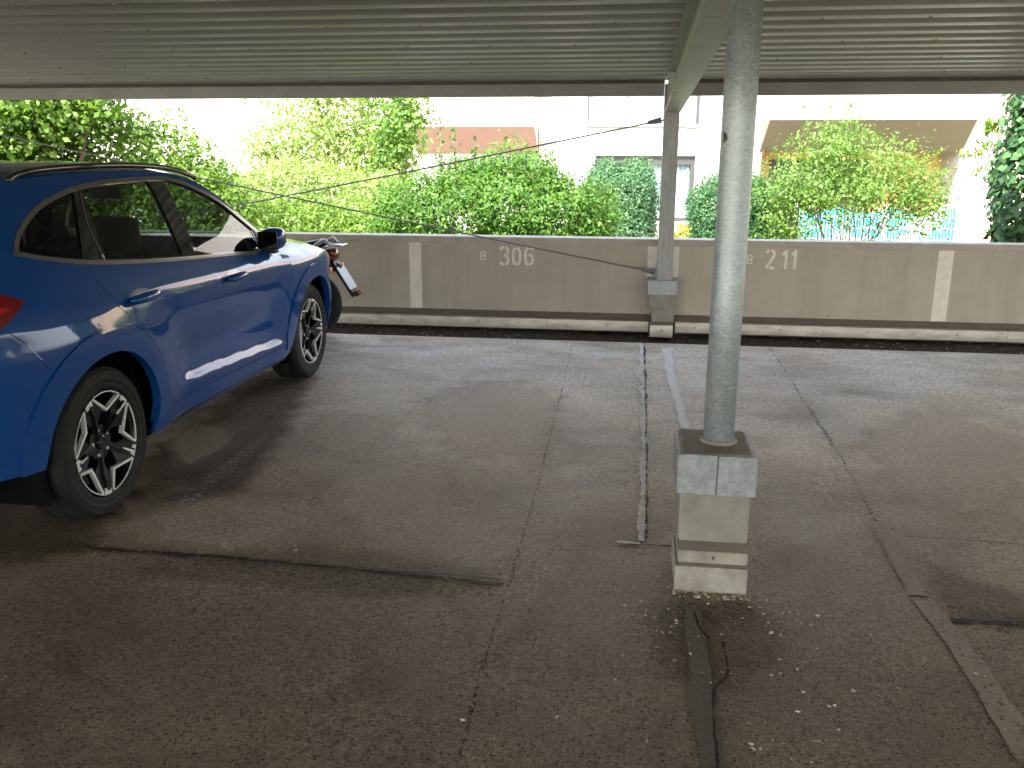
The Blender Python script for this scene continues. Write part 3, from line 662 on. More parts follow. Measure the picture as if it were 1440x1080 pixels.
    r_all = [(2.90, 1.40)]+rear; rc_all = [(2.84, 1.55)]+rearC
    addloft([tuple(q) for q in catmull(r_all, 4)], [tuple(q) for q in catmull(rc_all, 4)], 3.5, flip=True)
    addloft([tuple(q) for q in catmull([(6.98, .85)]+front, 4)], [tuple(q) for q in catmull([(7.2, .88)]+frontC, 4)], 3.0)
    body = mesh_obj('body', V, Fc, MT['paint'], t, True, Nn)
    P, n = loft(Td, Cd, p=3.2, lift=-.004); sub = P[i0:i1+1, 2:29]; a, b = sub.shape[:2]
    mesh_obj('windscreen', sub.reshape(-1, 3), [(i*b+j, i*b+j+1, i*b+b+j+1, i*b+b+j) for i in range(a-1) for j in range(b-1)], MT['glass'], t, True)
    P, n = loft([tuple(q) for q in catmull(r_all, 4)], [tuple(q) for q in catmull(rc_all, 4)], p=3.5, lift=.0); P = P-n*.004; sub = P[2:9, 5:26]; a, b = sub.shape[:2]
    mesh_obj('rear_window', sub.reshape(-1, 3), [(i*b+j, i*b+b+j, i*b+b+j+1, i*b+j+1) for i in range(a-1) for j in range(b-1)], MT['dark_glass'], t, True)
    # ---- glass areas, surround, pillars
    rg = [(4.735, 1.118), (4.72, 1.30), (4.765, 1.515)]          # rear edge of the black centre post, bottom to top
    def clip_between(y0f, y1f, shr=.006):
        """piece of the inner opening between two slanted lines y=f(z)"""
        D = dens(inset(dlo, .024), .02); out = []
        if area(D) < 0: D = D[::-1]
        keep = [(p[0] >= y0f(p[1])) and (p[0] <= y1f(p[1])) for p in D]
        for p, k in zip(D, keep):
            if k: out.append(tuple(p))
        return np.array(out)
    ln = lambda a, b: (lambda z: a[0]+(b[0]-a[0])*(z-a[1])/(b[1]-a[1]))
    q_front = ln((3.80, 1.20), (4.035, 1.50)); q_rear = lambda z: -9
    d_rear = lambda z: np.interp(z, [1.17, 1.36, 1.52], [3.955, 3.985, 4.085]); d_front = ln((4.665, 1.12), (4.735, 1.52))
    f_rear = ln((4.815, 1.11), (4.895, 1.50)); f_front = ln((5.735, 1.06), (5.735, 1.3))
    qg = clip_between(q_rear, q_front); rgp = clip_between(d_rear, d_front); fg = clip_between(f_rear, f_front)
    for left in (False, True):
        side_obj('window_surround', panel(dlo, [dlo_i], off=.004, step=.03, rim=.016, bstep=.02), MT['satin'], t, left)
        side_obj('window_pillar', panel(inset(dlo, .0195), [inset(qg, -.0005), inset(rgp, -.0005), inset(fg, -.0005)], off=-.004, step=.05, rim=.02), MT['gloss_black'], t, left)
        side_obj('quarter_window', panel(inset(qg, .001), off=-.010, step=.05, rim=0), MT['dark_glass'], t, left)
        for (nm, poly, gl, gm, hy, hz, hl) in (('rear_door', rdoor, rgp, MT['glass'], 4.065, .995, .30), ('front_door', fdoor, fg, MT['glass'], 5.105, .953, .27)):
            d = side_obj(nm, panel(inset(poly, .0005), step=.0155, bstep=.02), MT['paint'], t, left)
            side_obj('door_window', panel(inset(gl, .001), off=-.009, step=.05, rim=0), gm, d, left)
            handle(d, hy, hz, hl, left)
        # thin bright edge on the rear door glass
        pts = [(y, z) for y, z in ((3.95, 1.185), (3.985, 1.36), (4.085, 1.515))]; pts = [tuple(p) for p in catmull(pts, 5)]
        s = -1 if left else 1
        MB().tube([(CX+s*(float(S(y, z))-.002), y, z) for y, z in pts], .0042, 6).build('glass_edge', MT['satin'], t, True)
        # door moulding catching the light above the sill
        # wheel arch flares
        for ya, r0, r1, a0, a1 in ((RA, .428, .535, -6, 179), (FA, .413, .505, -14, 186)):
            ring = arc(ya+.003, WZ+.01, r1, a0, a1, 40)+arc(ya+.003, WZ+.01, r0-.004, a1, a0, 40)
            fl = lambda y, z, ya=ya, r0=r0, r1=r1: S(y, z)+(.014*sstep(r1+.001, r1-.022, np.hypot(y-ya, z-WZ-.01))+.004*sstep(r1-.05, r0, np.hypot(y-ya, z-WZ-.01)))*sstep(.30, .48, z)
            side_obj('arch_flare', panel(ring, off=.008, step=.03, rim=.045, sf=fl, bstep=.025), MT['paint'], t, left)
            # black wheel housing
            W = []; F2 = []
            A = np.radians(np.linspace(-25, 205, 25))
            for a in A:
                for xx in (.40, HW-.075): W.append((CX+s*xx, ya+.425*math.cos(a), WZ+.01+.425*math.sin(a)))
            for k in range(24): F2.append((2*k, 2*k+1, 2*k+3, 2*k+2))
            W.append((CX+s*.40, ya, WZ)); F2 += [(2*k, 2*k+2, 50) for k in range(24)]
            mesh_obj('wheel_housing', W, F2, MT['void'], t)
        # tail lamp wrapping the corner
        tl = catmull([(3.315, 1.095), (3.20, 1.145), (3.02, 1.165), (2.88, 1.16), (2.79, 1.12)], 4)+catmull([(2.775, 1.02), (2.90, .985), (3.08, .99), (3.19, 1.025)], 4)
        side_obj('tail_lamp', panel(tl, off=.006, step=.03, rim=.02, bstep=.015), MT['red'], t, left)
        MBl = side_obj('lamp_reflector', panel([(3.235, 1.08), (3.12, 1.10), (2.98, 1.085), (3.02, 1.045), (3.15, 1.055)], off=.0085, step=.03, rim=.003, bstep=.015), MT['lampin'], t, left)
        side_obj('lamp_reflector', panel([(3.16, 1.035), (3.02, 1.025), (2.92, 1.03), (2.94, 1.005), (3.08, 1.008)], off=.0085, step=.03, rim=.003, bstep=.015), MT['lampw'], t, left)
        hl_ = [(6.72, .945), (6.86, .895), (6.98, .835), (7.09, .735), (7.06, .70), (6.92, .765), (6.78, .84)]
        side_obj('headlamp', panel(hl_, off=.004, step=.03, rim=.015), MT['headlamp'], t, left)
        # bumper side reflector seam
        MB().tube([(CX+s*(float(S(y, z))+.0005), y, z) for y, z in ((3.19, .985), (3.25, .93), (3.30, .85), (3.33, .80))], .0014, 5).build('bumper_seam', MT['gloss_black'], t)
        # roof rail
        rp = catmull([(3.66, 1.565), (3.74, 1.588), (3.9, 1.606), (4.2, 1.616), (4.6, 1.617), (4.95, 1.602), (5.15, 1.578), (5.28, 1.546), (5.33, 1.525)], 4)
        MB().tube([(CX+s*(float(S(y, min(z-.04, 1.58)))-.035), y, z) for y, z in rp], [.010]+[.016]*(len(rp)-2)+[.012], 10).build('roof_rail', MT['gloss_black'], t, True)
        mirror(t, left)
        # sill strip
        side_obj('sill_trim', panel([(4.30, .266), (5.93, .254), (5.93, .268), (4.30, .28)], off=.004, step=.05, rim=.02), MT['black'], t, left)
        # inner door lining
        lin = np.array([(3.2, .98), (3.9, .95), (4.3, .80), (4.3, .40), (5.85, .40), (5.85, .80), (6.0, .98), (5.6, 1.01), (4.7, 1.07), (3.8, 1.15), (3.2, 1.20)])
        side_obj('door_lining', panel(lin, off=-.085, step=.1, rim=0), MT['void'], t, left)
        # dark backing directly behind the shut lines
        bk = [(4.28, .30), (5.93, .28), (5.93, .98), (5.8, 1.02), (4.7, 1.075), (3.78, 1.15), (3.80, .95), (3.95, .90), (4.15, .75), (4.25, .55)]
        side_obj('inner_panel', panel(bk, off=-.03, step=.08, rim=0), MT['void'], t, left)
    cabin(t)
    wheels(t)
    ub = MB().box((CX-.50, 3.0, .19), (CX+.55, 7.1, .50)).box((CX-.80, 4.18, .22), (CX+.80, 5.93, .40)).box((CX-.66, 2.86, .27), (CX+.66, 3.2, .5), .06); ub.build('underbody', MT['void'], t)
    MB().box((CX-.26, 2.565, .78), (CX+.26, 2.575, .89), .004).build('licence_plate', MT['plate'], t)
def handle(d, hy, hz, L, left):
    s = -1 if left else 1; X = lambda y, z: CX+s*float(S(y, z))
    # shallow recess dish and a bridge-shaped grip
    ring = [(hy+.115*math.cos(a), hz-.006+.048*math.sin(a)) for a in np.linspace(0, 2*math.pi, 28)[:-1]]
    side_obj('handle_recess', panel(ring, off=.0012, step=.02, rim=0, bstep=.012), MT['recess'], d, left)
    mb = MB(); h = L/2
    pts = [(-h, 0, .006), (-h*.86, .001, .028), (-h*.5, .003, .040), (0, .004, .043), (h*.5, .003, .040), (h*.86, .001, .028), (h, 0, .006)]
    pts = catmull(pts, 3); n = len(pts); rad = [.011+.015*math.sin(math.pi*i/(n-1))**.5 for i in range(n)]
    b = MB().tube([(X(hy+p[0]*.8, hz)+s*p[2], hy+p[0]*.8, hz+p[1]) for p in pts], rad, 10)
    b.build('door_handle', MT['paint'], d, True)
def mirror(t, left):
    s = -1 if left else 1; V = []; Fc = []
    # housing: stack of rounded sections along the width
    secs = [(0.0, .62, .70), (.02, .85, .9), (.06, 1, 1), (.11, .98, .96), (.145, .82, .8), (.16, .5, .5)]; n = 24
    by, bz = 5.78, 1.112; x0 = float(S(5.8, 1.12))+.02
    for (dx, sy, sz) in secs:
        for k in range(n):
            a = 2*math.pi*k/n; c, q = math.cos(a), math.sin(a); f = lambda v: math.copysign(abs(v)**.7, v)
            V.append((CX+s*(x0+dx), by-.02*(dx/.2)+.072*sy*f(c)*(1 if c < 0 else 1.25), bz+.014*(dx/.2)+.076*sz*f(q)))
    for i in range(len(secs)-1):
        for k in range(n): a = i*n+k; b = i*n+(k+1) % n; Fc.append((a, b, b+n, a+n) if not left else (a, a+n, b+n, b))
    Fc += [tuple(range(n))[::-1], tuple((len(secs)-1)*n+k for k in range(n))]
    hs = mesh_obj('wing_mirror', V, Fc, MT['paint'], t, True)
    MB().box((min(CX+s*(x0-.075), CX+s*(x0+.10)), by-.03, bz-.092), (max(CX+s*(x0-.075), CX+s*(x0+.10)), by+.04, bz-.058), .012).build('mirror_arm', MT['black'], hs, True)
    MB().box((min(CX+s*(x0+.01), CX+s*(x0+.145)), by-.094, bz-.056), (max(CX+s*(x0+.01), CX+s*(x0+.145)), by-.089, bz+.060), .0015).build('mirror_glass', MT['mirror'], hs)
    # black sail panel at the foot of the screen pillar
    tri = [(5.745, 1.065), (5.80, 1.085), (5.775, 1.165), (5.745, 1.20)]
    side_obj('mirror_sail', panel(tri, off=.002, step=.03, rim=.02), MT['black'], t, left)
def cabin(t):
    sh = MB()
    def cushion(x, y, w, front):
        m = MB(); m.box((x-w/2, y-.10, .48), (x+w/2, y+.42, .66), .05)
        V = []
        for z, dy, hw, th in ((.58, 0, .5, .09), (.74, -.05, .52, .085), (.92, -.10, .5, .075), (1.03, -.13, .40, .06), (1.08, -.145, .32, .04)):
            for k in range(12):
                a = 2*math.pi*k/12; V.append((x+w*hw*math.copysign(abs(math.cos(a))**.5, math.cos(a)), y-.02+dy+th*math.copysign(abs(math.sin(a))**.6, math.sin(a)), z))
        Fc = [(i*12+k, i*12+(k+1) % 12, i*12+12+(k+1) % 12, i*12+12+k) for i in range(4) for k in range(12)]+[tuple(48+k for k in range(12))]
        m.add(V, Fc); so = m.build('seat', MT['seat'], t, True)
        h = MB().box((x-.14, y-.235, 1.12), (x+.14, y-.125, 1.30+(.03 if front else -.06)), .045).tube([(x-.06, y-.17, 1.14), (x-.06, y-.18, 1.25)], .007, 6).tube([(x+.06, y-.17, 1.14), (x+.06, y-.18, 1.25)], .007, 6)
        h.build('headrest', MT['seat'], so, True)
    for x in (-.37, .37): cushion(CX+x, 4.98, .50, True)
    for x in (-.42, 0, .42): cushion(CX+x, 4.02, .44, False)
    MB().box((CX-.72, 5.6, .62), (CX+.72, 6.0, .96), .06).build('dashboard', MT['seat'], t, True)
    st = MB(); c = np.array((CX-.37, 5.47, .98)); st.tube([c+.18*np.array((math.cos(a), -.35*math.sin(a), .94*math.sin(a))) for a in np.linspace(0, 2*math.pi, 25)], .014, 8, False)
    st.tube([c, c+np.array((0, .2, -.07))], .04, 8).build('steering_wheel', MT['black'], t, True)
    # headlining
    V = []; Fc = []; ys = np.linspace(3.05, 5.12, 14); xs = np.linspace(-1, 1, 9)
    for y in ys:
        for v in xs: V.append((CX+v*(float(S(y, 1.57))-.01), y, 1.592-.05*v**4-.12*max(0, (3.4-y)/.35)**2*.3))
    for j in range(13):
        for i in range(8): a = j*9+i; Fc.append((a, a+9, a+10, a+1))
    mesh_obj('headlining', V, Fc, MT['seat'], t, True)
    MB().box((CX-.11, 5.33, 1.40), (CX+.11, 5.36, 1.47), .012).build('inner_mirror', MT['black'], t, True)
    MB().box((CX-.70, 2.95, .42), (CX+.70, 3.75, 1.0)).box((CX-.72, 3.2, .38), (CX+.72, 6.0, .44)).box((CX-.72, 6.0, .3), (CX+.72, 6.08, 1.0)).build('cabin_floor', MT['void'], t)
def wheels(t):
    R = .363
    # tyre
    prof = [(-.115, .245), (-.118, .262), (-.122, .285), (-.122, .315), (-.113, .343), (-.100, .3565), (-.085, .361), (-.045, .3628), (-.043, .355), (-.036, .355), (-.034, .363), (0, .363), (.034, .363), (.036, .355), (.043, .355), (.045, .3628), (.085, .361), (.100, .3565), (.113, .343), (.1195, .328), (.118, .3265), (.1225, .314), (.1225, .290), (.1195, .288), (.1205, .284), (.119, .270), (.1145, .2575), (.104, .253)]
    n = 96; V = []; Fc = []
    for k in range(n):
        a = 2*math.pi*k/n
        for i, (x, r) in enumerate(prof):
            rr = r
            if abs(x) in (.100, .113): rr = r-(.006 if k % 2 else 0)
            V.append((x, rr*math.cos(a), rr*math.sin(a)))
    m = len(prof)
    for k in range(n):
        for i in range(m-1): a = k*m+i; b = ((k+1) % n)*m+i; Fc.append((a, b, b+1, a+1))
    tyre_me = mesh_obj('tyre', V, Fc, MT['rubber'], None, True)
    # rim: barrel + five black spokes + machined edges, phase measured from 3 o'clock seen from outside
    RR = .2515
    bl = MB(); prof2 = [(.112, RR), (.117, RR-.003), (.112, RR-.010), (.09, RR-.018), (-.02, RR-.030), (-.05, .10), (-.05, .02)]
    V = []; Fc = []; n = 72
    for k in range(n):
        a = 2*math.pi*k/n
        for x, r in prof2: V.append((x, r*math.cos(a), r*math.sin(a)))
    m2 = len(prof2)
    for k in range(n):
        for i in range(m2-1): a = k*m2+i; b = ((k+1) % n)*m2+i; Fc.append((a, b, b+1, a+1))
    bl.add(V, Fc)
    def P(r, deg, x): a = math.radians(deg); return (x, r*RR*math.cos(a), r*RR*math.sin(a))
    def dish(r): return .078+.034*min(1, max(0, (r-.25)/.6))           # face stands out towards the rim
    def prism(mb, pts, x_top=0, depth=.035):
        b = [P(r, d, dish(r)+x_top) for r, d in pts]; c = [P(r, d, dish(r)+x_top-depth) for r, d in pts]; k = len(pts)
        mb.add(b+c, [tuple(range(k)), tuple(range(k, 2*k))[::-1]]+[(i, i+k, (i+1) % k+k, (i+1) % k) for i in range(k)])
    sil = MB(); nuts = []
    for k in range(5):
        mid = k*72; vx = mid-9       # window middle and its inner corner
        sp = mid+36
        # black spoke between two windows: hub -> shoulders -> rim
        prism(bl, [(.10, sp-36), (.30, sp-30), (.655, vx+4), (.955, mid+25), (.965, sp), (.955, mid+72-26), (.655, vx+72-4), (.30, sp+26), (.10, sp+36)][0:0] or
              [(.17, sp-25), (.40, sp-19), (.62, vx+14), (.955, mid+28), (.965, sp), (.955, mid+44), (.66, vx+72-12), (.42, sp+6), (.17, sp+25)], 0, .05)
        # raised rib lines on the spoke
        prism(bl, [(.20, sp-9), (.62, sp-8), (.90, sp-2.5), (.90, sp+1.5), (.62, sp-3), (.20, sp+4)], .010, .012)
        # bright V edges of the window
        def strip(p0, p1, w):
            a = np.array(P(*p0, 0))[1:]; b = np.array(P(*p1, 0))[1:]; d = (b-a)/np.linalg.norm(b-a); q = np.array([-d[1], d[0]])*w/2
            top = []
            for pt, rr in ((a+q, p0[0]), (a-q, p0[0]), (b-q, p1[0]), (b+q, p1[0])): top.append((dish(rr)+.003, *pt))
            bot = [(x-.02, y, z) for x, y, z in top]; sil.add(top+bot, [(0, 1, 2, 3), (0, 4, 5, 1), (1, 5, 6, 2), (2, 6, 7, 3), (3, 7, 4, 0)])
        strip((.61, vx+1.5), (.955, mid-26), .0125); strip((.61, vx-1.5), (.955, mid+26), .0125)
        # bright arc along the rim inside the window
        A = np.linspace(mid-25.5, mid+25.5, 14); T = [P(.985, a, dish(1)+.0035) for a in A]+[P(.958, a, dish(1)+.0035) for a in A]
        B = [(x-.02, y, z) for x, y, z in T]; sil.add(T+B, [(i, i+1, 15+i, 14+i) for i in range(13)]+[(14+i, 15+i, 43+i, 42+i) for i in range(13)]+[(i+1, i, 28+i, 29+i) for i in range(13)])
        # wide bright pad at one side of the spoke foot
        prism(sil, [(.985, mid+27.5), (.985, mid+38), (.875, mid+37.5), (.80, mid+26), (.86, mid+24.5)][0:0] or [(.985, mid+28.5), (.985, mid+42), (.89, mid+42), (.86, mid+29.5)], .0032, .02)
        prism(sil, [(.90, mid+39), (.865, mid+28.5), (.70, vx+10.5), (.665, vx+13), (.80, mid+30)][0:0] or [(.62, sp-3.5), (.86, sp-4.5), (.88, sp-1.5), (.62, sp-.5)], .0105, .008) if k % 2 == 0 else None
    for k in range(5):
        a = math.radians(k*72+20); c = (.066, .062*math.cos(a), .062*math.sin(a)); nuts.append(MB().tube([c, (.083, c[1], c[2])], [.0105, .0085], 6))
    # hub cap
    bl.tube([(-.03, 0, 0), (.078, 0, 0)], .085, 24); bl.tube([(.078, 0, 0), (.090, 0, 0), (.094, 0, 0)], [.036, .034, .028], 24)
    br = MB().tube([(-.015, 0, 0), (.008, 0, 0)], .165, 40)
    rim_o = bl.build('rim', MT['rim_black'], None)
    sil_o = sil.build('machined_edge', MT['alloy'], None); nut_o = [k.build('wheel_nut', MT['alloy'], None) for k in nuts]; br_o = br.build('brake_disc', MT['steel'], None)
    protos = [tyre_me, rim_o]
    first = True
    for ya, ph in ((RA, 9.5), (FA, 34)):
        for s in (1, -1):
            e = bpy.data.objects.new('wheel', None); COL.objects.link(e); e.parent = t; e.empty_display_size = .1
            e.location = (s*(HW-.030-.115), ya-5.04, R-.001)
            rot = math.radians(ph)
            e.rotation_euler = (rot if s > 0 else -rot, 0, 0 if s > 0 else math.pi)
            for o in (tyre_me, rim_o, sil_o, br_o, *nut_o):
                c = o if first else o.copy()
                if not first: COL.objects.link(c)
                c.parent = e
            first = False
MT['mirror'] = mat('mirror_glass', (.25, .26, .27), .02, 1, vary=0)
MT['lampin'] = mat('bright_red_lens', (.55, .02, .02), .1, vary=.3, scale=40, coat=1); MT['lampw'] = mat('clear_lens', (.6, .42, .36), .1, vary=.3, scale=40, coat=1)
def recess_mat():
    m, nt, p, o = nodes('blue_paint_recess'); p.inputs['Base Color'].default_value = (.010, .06, .26, 1); p.inputs['Roughness'].default_value = .3; p.inputs['Coat Weight'].default_value = 1; return m
MT['recess'] = recess_mat()
car()

# ------------------------------------------------------------------ motorcycle behind the car's nose
def motorcycle():
    # stands across the bay end, tail pointing right; lengths along its own axis, rear axle at origin
    org = at(474, 428, Y=8.0); ox = -2.82
    t = thing('motorcycle', 'red and silver motorcycle with raised tail and tilted number plate behind the blue car', 'motorcycle', (ox, 7.93, 0))
    def W(x, y, z): return (ox+x, 7.93+y, z)
    def wheel(x, r):
        e = MB(); V = []; Fc = []; n = 48; pr = [(-.06, r-.10), (-.068, r-.06), (-.05, r-.015), (0, r), (.05, r-.015), (.068, r-.06), (.06, r-.10)]
        for k in range(n):
            a = 2*math.pi*k/n
            for w, rr in pr: V.append(W(x+rr*math.cos(a), w, r+rr*math.sin(a)))
        m = len(pr); Fc = [(k*m+i, k*m+i+1, ((k+1) % n)*m+i+1, ((k+1) % n)*m+i) for k in range(n) for i in range(m-1)]
        ty = e.add(V, Fc).build('tyre', MT['rubber'], t, True)
        rm = MB(); rm.tube([W(x+(r-.1)*math.cos(a), 0, r+(r-.1)*math.sin(a)) for a in np.linspace(0, 2*math.pi, 33)], .03, 8, False)
        for k in range(5):
            a = k*1.2566; rm.tube([W(x, 0, r), W(x+(r-.1)*math.cos(a), 0, r+(r-.1)*math.sin(a))], [.03, .018], 8)
        rm.tube([W(x, -.06, r), W(x, .06, r)], .045, 16).build('rim', MT['black'], ty, True)
    wheel(-.19, .31); wheel(-1.45, .30)
    fr = MB(); fr.tube([W(-.19, -.1, .31), W(-.6, -.1, .40), W(-.95, -.08, .75)], .028, 8); fr.tube([W(-.19, .1, .31), W(-.6, .1, .40), W(-.95, .08, .75)], .028, 8)
    fr.tube([W(-.5, 0, .40), W(-.45, 0, .68), W(.0, 0, .74)], .024, 8); fr.tube([W(-.95, 0, .78), W(-.75, 0, .30), W(-.5, 0, .30)], .024, 8).build('frame', MT['black'], t, True)
    MB().box(W(-.92, -.15, .22), W(-.52, .15, .58), .05).box(W(-.84, -.12, .56), W(-.62, .12, .70), .03).build('engine', MT['steel'], t, True)
    fk = MB()
    for y in (-.1, .1): fk.tube([W(-1.45, y, .30), W(-1.20, y, .88)], [.027, .022], 10)
    fk.build('fork', MT['silver'], t, True)
    MB().tube([W(-1.12, -.36, .93), W(-1.16, -.12, .92), W(-1.16, .12, .92), W(-1.12, .36, .93)], .013, 8).build('handlebar', MT['black'], t, True)
    MB().tube([W(-1.36, 0, .78), W(-1.28, 0, .78), W(-1.22, 0, .78)], [.085, .095, .05], 20).build('headlamp', MT['headlamp'], t, True)
    def blob(name, rows, m):
        V = []; n = 16
        for x, z, w, h in rows:
            for k in range(n):
                a = 2*math.pi*k/n; V.append(W(x, w*math.copysign(abs(math.cos(a))**.7, math.cos(a)), z+h*math.copysign(abs(math.sin(a))**.7, math.sin(a))))
        Fc = [(i*n+k, i*n+(k+1) % n, i*n+n+(k+1) % n, i*n+n+k) for i in range(len(rows)-1) for k in range(n)]+[tuple(range(n))[::-1], tuple((len(rows)-1)*n+k for k in range(n))]
        return mesh_obj(name, [v for v in V], Fc, m, t, True)
    blob('fuel_tank', [(-1.08, .83, .06, .05), (-1.0, .85, .13, .10), (-.8, .84, .14, .11), (-.6, .80, .10, .07), (-.54, .78, .06, .04)], MT['red'])
    blob('seat', [(-.60, .795, .08, .03), (-.45, .80, .13, .04), (-.2, .835, .13, .045), (-.05, .868, .11, .04), (.0, .872, .06, .022)], MT['black'])
    # tail: silver grab wing, red side cowl, lamp
    blob('tail_cowl', [(-.32, .72, .09, .05), (-.12, .735, .10, .055), (.02, .745, .075, .05), (.09, .75, .045, .03)], MT['red'])
    gw = MB()
    for s in (-1, 1):
        gw.tube([W(-.16, s*.12, .80), W(-.05, s*.13, .865), W(.02, s*.12, .905), (W(.07, s*.10, .86)), W(.16, s*.05, .855)], [.012, .018, .020, .016, .010], 8)
        gw.tube([W(-.12, s*.12, .80), W(.03, s*.10, .835), W(.165, s*.04, .85)], [.010, .016, .012], 8)
    gw.box(W(.06, -.09, .845), W(.175, .09, .862), .006).build('grab_rail', MT['silver'], t, True)
    blob('tail_lamp', [(-.06, .79, .05, .03), (.0, .795, .075, .045), (.06, .785, .07, .05), (.105, .765, .045, .035)], MT['red'])
    blob('under_tail', [(-.1, .68, .06, .05), (.05, .66, .05, .05), (.13, .64, .03, .04)], MT['black'])
    # plate on its tilted hanger
    u = np.array((.145, 0, -.235)); u /= np.linalg.norm(u); nn = np.array((-u[2], 0, u[0])); o = np.array(W(.115, 0, .655)); mb = MB(); hb = MB(); rf = MB()
    def slab(mb, a0, a1, w, h0, h1):
        V = [o+u*a+np.array((0, y, 0))+nn*h for a in (a0, a1) for y in (-w, w) for h in (h0, h1)]
        mb.add(V, [(0, 1, 3, 2), (4, 6, 7, 5), (0, 4, 5, 1), (2, 3, 7, 6), (0, 2, 6, 4), (1, 5, 7, 3)])
    slab(hb, -.06, .30, .07, -.035, -.004); slab(hb, .262, .315, .05, -.004, .012); hb.build('plate_hanger', MT['black'], t)
    slab(mb, .0, .235, .10, .0, .006); pl = mb.build('licence_plate', MT['plate'], t)
    slab(rf, .268, .312, .045, .0125, .03); rf.build('reflector', MT['red'], t)
    for s in (-1, 1):
        MB().tube([W(.06, s*.06, .64), W(.06, s*.17, .64)], .009, 8).tube([W(.045, s*.17, .64), W(.085, s*.17, .64), W(.10, s*.17, .64)], [.026, .034, .022], 14).build('turn_signal', MT['orange'], t, True)
    MB().tube([W(-.6, -.16, .33), W(-.35, -.17, .36), W(-.2, -.17, .39)], [.03, .05, .045], 14).build('exhaust', MT['silver'], t, True)
    MB().tube([W(-.55, .12, .3), W(-.62, .30, .01)], .012, 8).build('side_stand', MT['black'], t, True)
motorcycle()

